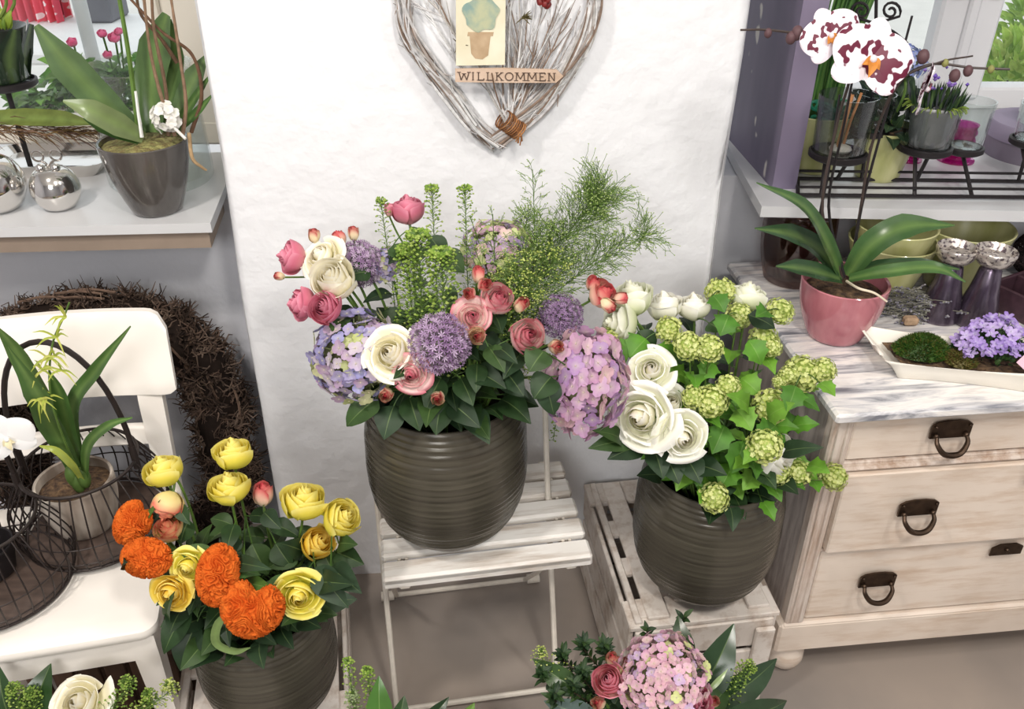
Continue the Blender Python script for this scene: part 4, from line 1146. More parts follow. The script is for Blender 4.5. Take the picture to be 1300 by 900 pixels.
def hydrangea_mesh(cols, n, seed, size=.20, zmin=-.45, sq=(1, 1, .88)):
    r = random.Random(seed); m = MB()
    ball(m, (0, 0, 0), .78, 16, 10, S(120, 126, 84), .85)
    for p in fib(n, zmin):
        j = r.uniform(.84, 1.06); q = V((p.x*sq[0], p.y*sq[1], p.z*sq[2]))*j
        nn = (p+V((r.uniform(-.5, .5), r.uniform(-.5, .5), r.uniform(-.5, .5)))).normalized()
        floret(m, q, nn, size*r.uniform(.85, 1.18), r.choice(cols), r)
        octa(m, q+nn*.02, .018, S(226, 214, 190))
    for p in fib(n//2, zmin): tube(m, [V((p.x, p.y, p.z))*.3, V((p.x*sq[0], p.y*sq[1], p.z*sq[2]))*.92], .012, 4, S(150, 160, 110), cap=False)
    return m.mesh('bloom', M_petal, False)
def allium_mesh(cols, seed, n=330):
    r = random.Random(seed); m = MB(); ball(m, (0, 0, 0), .22, 10, 8, S(120, 140, 80))
    for p in fib(n):
        j = r.uniform(.80, 1.0); q = p*j; c = r.choice(cols)
        tube(m, [p*.2, q], .010, 3, mix(S(120, 140, 84), c, .6), cap=False)
        nn = (p+V((r.uniform(-.3, .3), r.uniform(-.3, .3), r.uniform(-.3, .3)))).normalized()
        M = Matrix.Translation(q) @ orient(nn, r.uniform(0, 6))
        for k in range(6):
            R_ = Matrix.Rotation(2*pi*k/6, 4, 'Z'); L = .145*r.uniform(.8, 1.15)
            m.add([V((0, -.012, 0)), V((0, .012, 0)), V((L*.6, .022, .05)), V((L, 0, .075)), V((L*.6, -.022, .05))], [(0, 4, 3, 2, 1)], c, M @ R_)
        for k in range(3): 
            d = (nn+V((r.uniform(-.5, .5), r.uniform(-.5, .5), r.uniform(-.5, .5))))*.09
            tube(m, [q, q+d], .006, 3, mix(c, (1, 1, 1), .3), cap=False)
    return m.mesh('bloom', M_petal, False)
def viburnum_mesh(seed, cols):
    r = random.Random(seed); m = MB(); ball(m, (0, 0, 0), .80, 14, 10, S(168, 188, 92))
    for p in fib(130):
        w = 1+.10*noise.noise(p*2.1+V((seed*3, 0, 0)))
        q = V((p.x, p.y, p.z*.9))*w*r.uniform(.82, 1.04)
        floret(m, q, (p+V((r.uniform(-.4, .4), r.uniform(-.4, .4), r.uniform(-.4, .4)))).normalized(), .175*r.uniform(.8, 1.2), r.choice(cols), r, 5, .5, wide=.46)
    return m.mesh('bloom', M_petal, False)
VIBC = [S(198, 208, 112), S(184, 198, 92), S(214, 222, 140), S(172, 188, 80), S(208, 214, 122)]
def celosia_mesh(fn, seed):
    import bmesh
    bm = bmesh.new(); bmesh.ops.create_icosphere(bm, subdivisions=7, radius=1)
    bm.verts.ensure_lookup_table(); m = MB(); vs = []; cs = []
    r = random.Random(seed)
    for v in bm.verts:
        p = v.co.copy(); q = fn(p)
        nz = noise.noise(q*2.6+V((seed*7, 1, 2)))
        nz2 = noise.noise(q*5.0+V((seed*5, 3, 1)))
        d = .075*sin(26*nz+7*nz2)+.02*sin(50*nz2)
        if p.z < -.35: d *= max(0, 1+(p.z+.35)*2)
        vs.append(q+p.normalized()*d)
        cs.append(mix(S(202, 84, 26), S(226, 120, 46), .5+.5*noise.noise(q*3+V((0, seed, 0)))))
    fs = [tuple(x.index for x in f.verts) for f in bm.faces]; bm.free()
    m.add(vs, fs, cs); return m.mesh('bloom', M_celo, 'all')
M_celo = colmat('velvet_bloom', .85, .05, .15, 200, .1)

# ------------------------------------------------------------------ leaves
GREEN_D = [S(44, 70, 36), S(36, 58, 34), S(56, 82, 40), S(48, 70, 46)]
GREEN_M = [S(78, 112, 48), S(92, 126, 54), S(70, 104, 50)]
GREEN_B = [S(92, 146, 44), S(110, 160, 52), S(78, 128, 42), S(118, 166, 62)]
def leaf(m, base, d, nrm, L, Wd, r, cols, kind='ovate', arch=.22, fold=.25):
    base, d = V(base), V(d).normalized(); s = d.cross(V(nrm))
    if s.length < 1e-3: s = d.cross(V((1, .2, .1)))
    s.normalize(); n = s.cross(d); nl = 9
    c = r.choice(cols); hi = mix(c, S(170, 196, 120), .26); vs = []; cs = []; tw = r.uniform(-.25, .25); wav = r.uniform(0, 6)
    for i in range(nl+1):
        t = i/nl
        if kind == 'ovate': w = sin(pi*t**.80)**.85*(1-.15*t)
        elif kind == 'lance': w = sin(pi*t**.9)**1.1
        elif kind == 'round': w = sin(pi*t**.72)**.6*(1-.1*t)
        else: w = sin(pi*t**.8)**.8*(.72+.42*abs(((t*3.0) % 1)-.5)*2 if .1 < t < .95 else .8)
        w = max(w, .03)*Wd/2
        c0 = base+d*(L*t)+n*(arch*L*(4*t*(1-t)*.5-.7*t*t))
        ss = (s*cos(tw*t)+n*sin(tw*t)); nn = (n*cos(tw*t)-s*sin(tw*t))
        for k in (-1, -.5, -.06, 0, .06, .5, 1):
            vs.append(c0+ss*(w*k)+nn*(w*abs(k)*fold+(.06*w*sin(t*14+wav) if abs(k) == 1 else 0)))
            cs.append(hi if k == 0 else c)
    fs = [(i*7+k, i*7+k+1, i*7+k+8, i*7+k+7) for i in range(nl) for k in range(6)]
    m.add(vs, fs, cs); return m
def strap(m, pts, widths, nrm, cols, r, fold=.25, k=5, nw=None):
    """long strap leaf through the points"""
    q = cat(pts, k); n = len(q); c = r.choice(cols); hi = mix(c, S(150, 180, 100), .30); vs = []; cs = []
    for i, p in enumerate(q):
        t = i/(n-1)*(len(widths)-1); j = min(int(t), len(widths)-2); w = (widths[j]+(widths[j+1]-widths[j])*(t-j))/2
        T = (q[min(i+1, n-1)]-q[max(i-1, 0)]).normalized(); s = T.cross(V(nrm)).normalized(); nn = s.cross(T)
        for kk in (-1, -.55, 0, .55, 1):
            vs.append(p+s*(w*kk)+nn*(w*abs(kk)*fold)); cs.append(hi if kk == 0 else c)
    fs = [(i*5+kk, i*5+kk+1, i*5+kk+6, i*5+kk+5) for i in range(n-1) for kk in range(4)]
    m.add(vs, fs, cs); return m

# ------------------------------------------------------------------ a cut flower standing in a vase
FL = {}
FACE = {'c': (0, -.85, .35), 'u': (0, -.25, .9), 's': (0, .05, .75), 'l': (-.75, -.45, .4), 'r': (.75, -.45, .4), 'b': (0, .5, .8), 'd': (0, -.95, -.05)}
rs = random.Random(99)
def stem_path(vk, end, f, n=16):
    v = VASES[vk]; c = v['c']
    off = V((end.x-c.x, end.y-c.y, 0)); o2 = off.copy()
    if o2.length > v['rr']*.74: o2 = o2.normalized()*v['rr']*rs.uniform(.55, .78)
    B = V((c.x-o2.x*.35+rs.uniform(-.02, .02), c.y-o2.y*.35+rs.uniform(-.02, .02), v['base']+.05))
    rim = V((c.x+o2.x, c.y+o2.y, v['rim']+.01))
    e0 = end-f*.02
    h = max(.02, (end-rim).length)
    mid = rim+(end-rim)*.55+V((0, 0, .10*h))-f*.08*h
    return B, cat([B, (B+rim)/2, rim, mid, e0, end], 5)
def cut(key, name, cat_, label, group, vk, px, py, dd, rpx, me, face='o', zc=.5, leaves=3, lcols=GREEN_D, lkind='ovate', lsize=.055, stem_r=.0026, partname='bloom', spin=None, stem_m=None, scl=(1, 1, 1), lm=None):
    v = VASES[vk]; Wp = PD(px, py, v['c'].y+dd); r_ = rpx*mpp(Wp)
    if isinstance(face, str):
        out = V((Wp.x-v['c'].x, Wp.y-v['c'].y, 0))/.16
        f = out*.55+V((0, -.30, .70)) if face == 'o' else V(FACE[face])+out*.18
    else: f = V(face)
    f.normalize()
    end = Wp-f*(zc*r_)
    B, path = stem_path(vk, end, f)
    t = thing(name, label, cat_, B, 0, group)
    m = MB(); tube(m, [q-B for q in path], [stem_r*(1.15-.3*i/len(path)) for i in range(len(path))], 6); m.build('stem', stem_m or M_stem, t)
    b = link(partname, me, t); b.matrix_basis = Matrix.Translation(end-B) @ orient(f, rs.uniform(0, 6.28) if spin is None else spin) @ Matrix.Diagonal((r_*scl[0], r_*scl[1], r_*scl[2], 1))
    for k in range(leaves):
        i = rs.randint(int(len(path)*.48), int(len(path)*.76)); q = path[i]
        a = rs.uniform(0, 6.28); T = (path[i+1]-path[i-1]).normalized()
        out = V((cos(a), sin(a), 0))*.8+V((q.x-v['c'].x, q.y-v['c'].y, 0))*4
        d = out.normalized()+V((0, 0, rs.uniform(-.15, .45)))
        L = lsize*rs.uniform(.75, 1.25); mm = MB()
        tube(mm, [q-B, q-B+d*.010], .0012, 4, GREEN_M[0], cap=False)
        leaf(mm, q-B+d*.008, d, V((rs.uniform(-.3, .3), -.35, 1)), L, L*rs.uniform(.55, .7), rs, lcols, lkind)
        mm.build('leaf', lm or M_leaf, t)
    FL[key] = (t, B, path); return t
def pxleaf(key, b, tp, wpx, dd0, dd1, vk, cols=GREEN_D, kind='ovate', nrm=(0, -.6, .8), mm=None, arch=.18, fold=.22):
    """a leaf of the flower KEY lying between two points of the bouquet"""
    t, B, path = FL[key]; c = VASES[vk]['c']
    p0, p1 = PD(b[0], b[1], c.y+dd0), PD(tp[0], tp[1], c.y+dd1)
    q = min(path[len(path)//2:], key=lambda x: (x-p0).length)
    m = MB(); tube(m, bez(q-B, (q+p0)/2-B+V((0, 0, .01)), p0-B, 5), .0013, 4, GREEN_M[0], cap=False)
    leaf(m, p0-B, p1-p0, nrm, (p1-p0).length, wpx*mpp(p0), rs, cols, kind, arch, fold); m.build('leaf', mm or M_leaf, t)

# ================================================================== bouquet on the folding chair
G_p = 'roses in the pink and purple bouquet'
def rose(key, kind, op, px, py, rpx, dd, face, label, vk, group, **k):
    zc = {'bud': .66, 'half': .60, 'open': .5}[op]
    rr = rpx*(1.0 if op != 'bud' else 1.0)
    return cut(key, 'rose', 'rose', label, group, vk, px, py, dd, rr*({'bud': 1.15, 'half': 1.16, 'open': 1.0}[op]*(1.08 if vk == 'yellow' else 1)), rose_tpl(kind, op, len(FL)), face, zc, **k)
def extra_bloom(key, kind, op, px, py, rpx, dd, face, vk, frm=.75):
    """another bloom on the same branching stem"""
    t, B, path = FL[key]; c = VASES[vk]['c']; Wp = PD(px, py, c.y+dd); r_ = rpx*1.15*mpp(Wp)
    f = V(FACE[face] if isinstance(face, str) else face).normalized(); end = Wp-f*.55*r_
    q = path[int((len(path)-1)*frm)]
    m = MB(); tube(m, [x-B for x in bez(q, (q+end)/2-f*.02, end, 7)], .0017, 5); m.build('side_stem', M_stem, t)
    b = link('bloom', rose_tpl(kind, op, len(FL)+px), t); b.matrix_basis = Matrix.Translation(end-B) @ orient(f, rs.uniform(0, 6)) @ Matrix.Diagonal((r_, r_, r_, 1))
k = 'pink'
rose('p_top', 'deep', 'half', 518, 268, 24, .06, 's', 'pink spray rose standing tallest above the chair bouquet, with a green bud', k, G_p, lsize=.05)
extra_bloom('p_top', 'pink', 'bud', 494, 268, 11, .06, 's', k)
rose('p_l1', 'deep', 'half', 372, 327, 23, .02, 'l', 'pink rose at the upper left edge of the chair bouquet, with small buds', k, G_p, lsize=.04)
extra_bloom('p_l1', 'redcream', 'bud', 399, 301, 12, .04, 's', k); extra_bloom('p_l1', 'redcream', 'bud', 356, 351, 9, .0, 'l', k)
rose('p_l2', 'coral', 'bud', 431, 303, 13, .05, 's', 'twin red and cream rosebuds above the white roses at upper left', k, G_p, leaves=1)
extra_bloom('p_l2', 'redcream', 'bud', 449, 298, 12, .05, 's', k)
rose('w1', 'cream', 'open', 407, 326, 28, .0, (-.35, -.4, .7), 'upper of two overlapping creamy white roses at the bouquet left', k, G_p)
rose('w2', 'cream', 'half', 423, 356, 33, -.04, (-.15, -.55, .7), 'lower of two overlapping creamy white roses at the bouquet left', k, G_p)
rose('p_l3', 'deep', 'half', 385, 386, 23, -.05, (-.7, -.35, .2), 'deep pink rose low at the left edge, leftmost of its pair', k, G_p, leaves=1)
rose('p_l4', 'deep', 'half', 414, 391, 24, -.08, (-.2, -.6, .5), 'mauve pink rose above the blue hydrangea, right of its pair', k, G_p, leaves=1)
rose('w3', 'cream', 'open', 496, 449, 32, -.155, (-.15, -.7, .65), 'creamy white rose between the blue hydrangea and the round purple allium', k, G_p, leaves=2)
rose('p_f1', 'pinkcream', 'open', 522, 475, 23, -.175, 'c', 'dusky pink open rose directly below the front purple allium', k, G_p, leaves=2)
rose('p_f2', 'redcream', 'bud', 491, 501, 15, -.165, 'c', 'small red and cream rosebud under the creamy white front rose', k, G_p, leaves=1)
rose('p_f3', 'redcream', 'bud', 556, 505, 15, -.165, 'c', 'small red and cream rosebud hanging over the middle of the vase rim', k, G_p, leaves=1)
rose('p_c1', 'pinkcream', 'open', 600, 402, 23, -.10, (.1, -.7, .6), 'pink and white rose right above the front allium', k, G_p, leaves=2)
rose('p_c2', 'pinkcream', 'half', 631, 381, 23, -.07, (.2, -.5, .7), 'pink rose under the cluster of red buds', k, G_p, leaves=2)
rose('p_c3', 'coral', 'bud', 607, 349, 14, -.04, 's', 'spray of three small red rosebuds right of the green sprigs', k, G_p, leaves=1)
extra_bloom('p_c3', 'coral', 'bud', 614, 362, 14, -.06, (.3, -.6, .5), k); extra_bloom('p_c3', 'coral', 'bud', 597, 373, 13, -.08, (-.2, -.7, .5), k)
rose('p_c4', 'redcream', 'bud', 661, 387, 15, -.07, (.5, -.4, .7), 'cream rosebud with pink edge, right of the pink cluster', k, G_p, leaves=1)
rose('p_c5', 'redcream', 'half', 606, 427, 13, -.13, (-.1, -.8, .5), 'small cream and red rosebud between the allium and the pink roses', k, G_p, leaves=1)
rose('p_r1', 'pinkcream', 'half', 668, 426, 25, -.11, (.25, -.65, .55), 'large pink-edged white rose right of the pink cluster, on its own stem', k, G_p, leaves=2)
rose('p_r2', 'redcream', 'bud', 705, 440, 15, -.10, (.4, -.7, .4), 'cream rosebud with red tips at the left shoulder of the mauve hydrangea', k, G_p, leaves=1)
rose('p_r3', 'coral', 'half', 764, 374, 22, -.02, (.5, -.3, .5), 'coral and cream spray rose cluster reaching right, between the two bouquets', k, G_p, leaves=0)
extra_bloom('p_r3', 'coral', 'bud', 785, 379, 13, -.02, (.8, -.2, .2), k, .85); extra_bloom('p_r3', 'redcream', 'bud', 770, 386, 14, -.05, (.5, -.5, -.2), k, .85); extra_bloom('p_r3', 'coral', 'bud', 752, 362, 14, -.01, (.1, -.2, .9), k, .85)
AL = [S(168, 136, 176), S(186, 158, 194), S(150, 116, 160), S(200, 176, 206)]
G_a = 'purple alliums in the chair bouquet'
am = allium_mesh(AL, 1); am2 = allium_mesh([S(150, 118, 160), S(164, 134, 174), S(132, 102, 144)], 2)
cut('a1', 'allium', 'allium', 'big round purple allium at the centre front of the chair bouquet', G_a, k, 558, 436, -.15, 39, am, 'c', 0, 0)
cut('a2', 'allium', 'allium', 'purple allium at upper left, behind the creamy white roses', G_a, k, 457, 335, .03, 30, am, 'o', 0, 0)
cut('a3', 'allium', 'allium', 'purple allium at the right edge, above the mauve hydrangea', G_a, k, 712, 401, -.03, 29, am2, 'o', 0, 0)
G_h = 'hydrangeas in the chair bouquet'
hb_ = hydrangea_mesh([S(168, 156, 204), S(150, 146, 204), S(186, 166, 200), S(196, 180, 200), S(184, 192, 120), S(140, 132, 190), S(178, 148, 184), S(200, 200, 150)], 165, 1, .17)
hm_ = hydrangea_mesh([S(198, 150, 182), S(186, 134, 174), S(208, 166, 190), S(172, 130, 184), S(212, 166, 178), S(190, 146, 186)], 112, 2, .21)
hp_ = hydrangea_mesh([S(214, 168, 196), S(196, 166, 206), S(206, 214, 146), S(226, 196, 190), S(190, 204, 120), S(176, 150, 204)], 120, 3, .18)
cut('h1', 'hydrangea', 'hydrangea', 'large blue-lilac hydrangea with green specks at the left front of the vase', G_h, k, 450, 452, -.09, 58, hb_, (-.45, -.6, .5), .1, 1, lsize=.07, scl=(1, 1.1, .95))
cut('h2', 'hydrangea', 'hydrangea', 'pink and green hydrangea at the back of the chair bouquet', G_h, k, 634, 318, .09, 46, hp_, (.15, -.2, .9), .1, 1, lsize=.07)
cut('h3', 'hydrangea', 'hydrangea', 'large mauve-pink hydrangea hanging between the two upper vases', G_h, k, 746, 487, -.10, 56, hm_, (.35, -.75, .35), .1, 1, lsize=.07, scl=(.95, 1.15, .95))
cut('h4', 'hydrangea', 'hydrangea', 'small lilac hydrangea half hidden behind the upper left allium', G_h, k, 489, 336, .05, 24, hb_, 'o', .1, 1, lsize=.06)
for (b, tp, w) in (((480, 505), (438, 540), 38), ((700, 478), (678, 505), 40), ((690, 480), (704, 527), 36), ((690, 446), (672, 470), 40)):
    pxleaf('h1' if b[0] < 600 else 'h3', b, tp, w, -.13, -.16, k, GREEN_D, 'round')
for (b, tp, w, key) in (((560, 512), (553, 550), 40, 'p_f3'), ((570, 510), (608, 540), 36, 'p_f3'), ((500, 515), (487, 556), 42, 'p_f2'), ((520, 505), (532, 545), 38, 'p_f1'), ((606, 462), (604, 496), 30, 'p_c5'), ((640, 470), (664, 500), 34, 'p_r1'),
                       ((585, 480), (600, 512), 34, 'a1'), ((630, 440), (655, 458), 24, 'p_r1'), ((545, 300), (568, 330), 30, 'p_top'), ((560, 320), (590, 345), 34, 'p_top'), ((500, 310), (512, 332), 28, 'p_top'), ((470, 345), (440, 350), 34, 'h4'), ((450, 400), (430, 410), 30, 'p_l4'), ((640, 395), (660, 370), 28, 'p_c2'),
                       ((600, 470), (640, 490), 36, 'p_c1'), ((560, 480), (540, 520), 36, 'p_f1'), ((620, 440), (640, 470), 30, 'p_c1'), ((530, 380), (560, 400), 34, 'p_top'), ((480, 400), (505, 420), 34, 'w3'), ((590, 380), (570, 420), 32, 'p_c3'), ((660, 450), (640, 478), 30, 'p_r1')):
    pxleaf(key, b, tp, w, -.12 if b[1] > 420 else .0, -.17 if b[1] > 420 else -.02, k)
# green sprigs
def sprig(key, vk, px, py, dd, n, Ls, seedr, cols, label, group, f0=.45, stem_r=.0012, droop=False, name='green_sprig', cat_='greenery', spread=1.0, sub=0, partname='seed_heads', lean=(0, 0, 1), fork=0):
    v = VASES[vk]; W = PD(px, py, v['c'].y+dd)
    B, path = stem_path(vk, W, V(lean).normalized())
    if droop: path = cat([B, V((v['c'].x+(W.x-v['c'].x)*.5, v['c'].y+(W.y-v['c'].y)*.6, v['rim']+.04)), V((W.x, W.y, v['rim']+.02)), W], 7)
    t = thing(name, label, cat_, B, 0, group); r = random.Random(hash_(key))
    ms = MB(); mh = MB(); N_ = len(path)
    tube(ms, [q-B for q in path], [stem_r*(1.3-.9*i/N_) for i in range(N_)], 5)
    def head(a, b, up):
        mid = (a+b)/2+up*.15*(b-a).length; tube(ms, [a, mid, b], .00045, 3, cap=False); octa(mh, b, seedr*r.uniform(.7, 1.25), r.choice(cols))
    lines = [path]
    for kf in range(fork):
        i = r.randint(int(N_*.45), int(N_*.8)); q = path[i]; T = (path[min(i+1, N_-1)]-path[i-1]).normalized()
        e = q+(T+V((r.uniform(-.6, .6), r.uniform(-.4, .4), r.uniform(.0, .5)))).normalized()*(W-q).length*r.uniform(.7, 1.1)
        br = bez(q, q+T*.04, e, 10); tube(ms, [x-B for x in br], stem_r*.6, 4); lines.append(br)
    per = n//len(lines)
    for li, ln in enumerate(lines):
        M_ = len(ln); lo = f0 if li == 0 else .1
        for k_ in range(per):
            fr = lo+(1-lo)*(k_+.5)/per; x = fr*(M_-1); i = min(int(x), M_-2); q = ln[i].lerp(ln[i+1], x-i)-B
            T = (ln[i+1]-ln[i]).normalized(); a = k_*2.4; s = T.orthogonal().normalized(); u = T.cross(s)
            d = (s*cos(a)+u*sin(a))*spread+T*.55; L = Ls*(1.15-.75*(fr-lo)/(1-lo))*r.uniform(.7, 1.2)
            e = q+d.normalized()*L; head(q, e, T)
            for z_ in range(sub):
                d2 = (d.normalized()+V((r.uniform(-1, 1), r.uniform(-1, 1), r.uniform(-.3, 1)))*.8).normalized(); mid = q.lerp(e, r.uniform(.4, .95)); head(mid, mid+d2*L*.45, T)
    ms.build('stem', M_stem, t); mh.build(partname, M_leaf, t, kind='stuff'); return t
THL = [S(150, 178, 76), S(132, 164, 66), S(172, 194, 100), S(116, 150, 58)]
G_s = 'green seed-head sprigs in the chair bouquet'
sprig('s1', k, 548, 240, .03, 210, .022, .0023, THL, 'tall thin green seed sprig just right of the topmost pink rose', G_s, .42)
sprig('s2', k, 590, 240, .04, 190, .022, .0022, THL, 'second tall thin green seed sprig, leaning right above the bouquet', G_s, .42)
sprig('s3', k, 530, 300, -.05, 460, .036, .0030, THL, 'dense green seed sprig in the middle, left stem of the clump', G_s, .38)
sprig('s4', k, 560, 322, -.07, 460, .036, .0030, THL, 'dense green seed sprig in the middle, nearest the front allium', G_s, .38)
sprig('s5', k, 517, 318, -.03, 420, .034, .0030, THL, 'dense green seed sprig in the middle, back of the clump', G_s, .38)
sprig('s6', k, 484, 255, .05, 130, .018, .0020, THL, 'wispy green sprig left of the topmost pink rose', G_s, .5)
sprig('s7', k, 702, 560, -.06, 60, .016, .0022, THL, 'trailing green sprig hanging down beside the chair back tube', G_s, .4, droop=True)
PAN = [S(168, 192, 110), S(150, 180, 92), S(188, 206, 138)]
G_m = 'misty panicle grass in the chair bouquet'
sprig('m1', k, 760, 250, .08, 420, .060, .0013, PAN, 'misty grass panicle rising highest at the right of the chair bouquet', G_m, .5, sub=3, fork=6, spread=.8, name='misty_panicle', lean=(.6, .1, .7))
sprig('m2', k, 815, 302, .05, 300, .050, .0013, PAN, 'misty grass panicle arching farthest right over the white roses', G_m, .5, sub=3, fork=6, spread=.8, name='misty_panicle', lean=(.8, 0, .5))
sprig('m3', k, 715, 300, .06, 420, .055, .0014, PAN, 'misty grass panicle just right of the back hydrangea', G_m, .45, sub=3, fork=6, spread=.9, name='misty_panicle', lean=(.4, .1, .8))
sprig('m4', k, 668, 272, .10, 200, .04, .0014, PAN, 'thin grass panicle above the back hydrangea', G_m, .5, sub=2, fork=4, spread=.8, name='misty_panicle')
YG = [S(190, 204, 104), S(170, 190, 90), S(206, 216, 134)]
sprig('m5', k, 664, 330, .0, 170, .05, .0018, YG, 'yellowish feathery sprig below the back hydrangea', G_m, .4, sub=3, fork=4, spread=1, name='misty_panicle')
sprig('m6', k, 706, 330, .0, 170, .055, .0017, YG, 'yellow-green feathery sprig above the right-hand allium', G_m, .4, sub=3, fork=4, spread=1, name='misty_panicle', lean=(.5, 0, .7))

def fill(vk, keys, n, r0, r1, z0, z1, L, cols, kind='ovate', sx=1.0, mm=None):
    """leaves on the stems deep between the flowers"""
    v = VASES[vk]; c = v['c']
    for i in range(n):
        key = keys[i % len(keys)]; t, B, path = FL[key]; a = rs.uniform(0, 6.28); ra = rs.uniform(r0, r1)
        p0 = V((c.x+ra*cos(a)*sx, c.y+ra*sin(a), v['rim']+rs.uniform(z0, z1))); q = min(path[len(path)//3:], key=lambda x: (x-p0).length)
        m = MB(); tube(m, bez(q-B, (q+p0)/2-B+V((0, 0, .01)), p0-B, 4), .0013, 4, GREEN_M[0], cap=False)
        d = V((cos(a), sin(a)-.25, rs.uniform(-.2, .7))); l = L*rs.uniform(.8, 1.3)
        leaf(m, p0-B, d, V((rs.uniform(-.4, .4), -.5, .8)), l, l*rs.uniform(.6, .75), rs, cols, kind); m.build('leaf', mm or M_leaf, t)
fill('pink', ['h1', 'h2', 'h3', 'h4', 'a1', 'a2', 'a3', 'p_c1', 'p_c2', 'w3', 'p_top', 'p_r1', 'w1'], 80, .02, .125, .005, .10, .062, GREEN_D, 'ovate', 1.15)

fill('pink', ['p_top', 'h2', 'a2', 'p_c3', 'p_c2', 'w2', 'p_l4', 'h4'], 34, .0, .085, .05, .16, .056, GREEN_D, 'ovate', 1.3)

# ================================================================== white and green bouquet on the crate
k = 'white'; G_w = 'white roses in the crate bouquet'
wl = dict(lcols=GREEN_D, lsize=.055)
rose('x1', 'greenwhite', 'half', 803, 380, 30, .06, 's', 'greenish white rose at the upper left, turned to the wall', k, G_w, **wl)
rose('x2', 'greenwhite', 'half', 788, 412, 29, .02, 'l', 'greenish white rose below it at the left edge, touching the coral buds', k, G_w, **wl)
rose('x3', 'white', 'half', 844, 390, 25, .08, 's', 'white rose at the back, left of the two behind the viburnum', k, G_w, **wl)
rose('x4', 'white', 'half', 881, 391, 23, .08, 's', 'white rose at the back, right of the two behind the viburnum', k, G_w, **wl)
rose('x5', 'greenwhite', 'half', 949, 378, 25, .08, 's', 'white rose highest at the right, near the marble slab', k, G_w, **wl)
rose('x6', 'white', 'open', 827, 469, 27, -.08, (-.1, -.6, .7), 'single white rose above the big open pair', k, G_w, **wl)
rose('x7', 'white', 'open', 814, 530, 40, -.13, (-.45, -.75, .35), 'largest open white rose, lower left beside the mauve hydrangea', k, G_w, **wl)
rose('x8', 'white', 'open', 850, 514, 29, -.10, (.1, -.5, .8), 'white rose squeezed behind the two big open ones', k, G_w, **wl)
rose('x9', 'white', 'open', 867, 555, 31, -.15, (.05, -.95, .3), 'open white rose facing forward over the vase rim', k, G_w, **wl)
rose('x10', 'white', 'half', 984, 577, 30, -.10, (.6, -.6, .3), 'white rose at the lower right behind green viburnum balls', k, G_w, **wl)
G_v = 'green viburnum balls in the crate bouquet'
vm = [viburnum_mesh(i, VIBC) for i in (1, 2, 3)]
VB = [('v1', 915, 366, 19, .08, 'green viburnum ball highest at the right, behind the top white rose'),
      ('v2', 940, 397, 17, .02, 'green viburnum ball just below the top right white rose'),
      ('v3', 994, 391, 18, .06, 'green viburnum ball touching the pink orchid pot'),
      ('v4', 847, 416, 17, -.02, 'green viburnum ball left above the single white rose'),
      ('v5', 872, 437, 19, -.06, 'green viburnum ball, left of the central pair'),
      ('v6', 900, 440, 18, -.06, 'green viburnum ball, right of the central pair'),
      ('v7', 972, 428, 19, .0, 'double green viburnum ball hanging over the marble corner'),
      ('v8', 904, 509, 21, -.12, 'green viburnum ball right of the open white roses, larger of three'),
      ('v9', 925, 490, 16, -.10, 'green viburnum ball behind the larger one at the centre right'),
      ('v10', 880, 503, 15, -.11, 'small green viburnum ball touching the open white rose pair'),
      ('v11', 1024, 471, 24, -.02, 'large green viburnum ball lying over the marble front corner'),
      ('v12', 1050, 468, 17, -.02, 'green viburnum ball farthest right on the marble corner'),
      ('v13', 980, 514, 22, -.08, 'green viburnum ball with leaf below the marble corner'),
      ('v14', 974, 566, 23, -.15, 'green viburnum ball in front of the lower right white rose'),
      ('v15', 1017, 600, 17, -.11, 'green viburnum ball at lower right, inner of the last two'),
      ('v16', 1063, 605, 18, -.08, 'green viburnum ball farthest right, against the top drawer'),
      ('v17', 990, 601, 16, -.12, 'green viburnum ball under the lower right white rose'),
      ('v18', 908, 632, 19, -.16, 'green viburnum ball hanging lowest on the vase front'),
      ('v19', 770, 428, 16, .0, 'pale green viburnum ball behind the mauve hydrangea')]
for i, (key, px, py, rp, dd, lb) in enumerate(VB):
    cut(key, 'viburnum', 'viburnum', lb, G_v, k, px, py, dd, rp, vm[i % 3], 'o', .3, 3 if py > 400 else 2, GREEN_B, 'lobed', .052, .0016)
def extra_ball(key, px, py, rp, dd, vk):
    t, B, path = FL[key]; c = VASES[vk]['c']; Wp = PD(px, py, c.y+dd); r_ = rp*mpp(Wp); q = path[int(len(path)*.8)]
    m = MB(); tube(m, [x-B for x in bez(q, (q+Wp)/2, Wp, 6)], .0012, 5); m.build('side_stem', M_stem, t)
    b = link('bloom', vm[1], t); b.matrix_basis = Matrix.Translation(Wp-B) @ orient((0, -.3, .9), 1.0) @ Matrix.Diagonal((r_, r_, r_, 1))
extra_ball('v7', 980, 441, 13, -.02, k); extra_ball('v11', 990, 485, 10, -.04, k); extra_ball('v11', 1002, 477, 14, -.03, k)
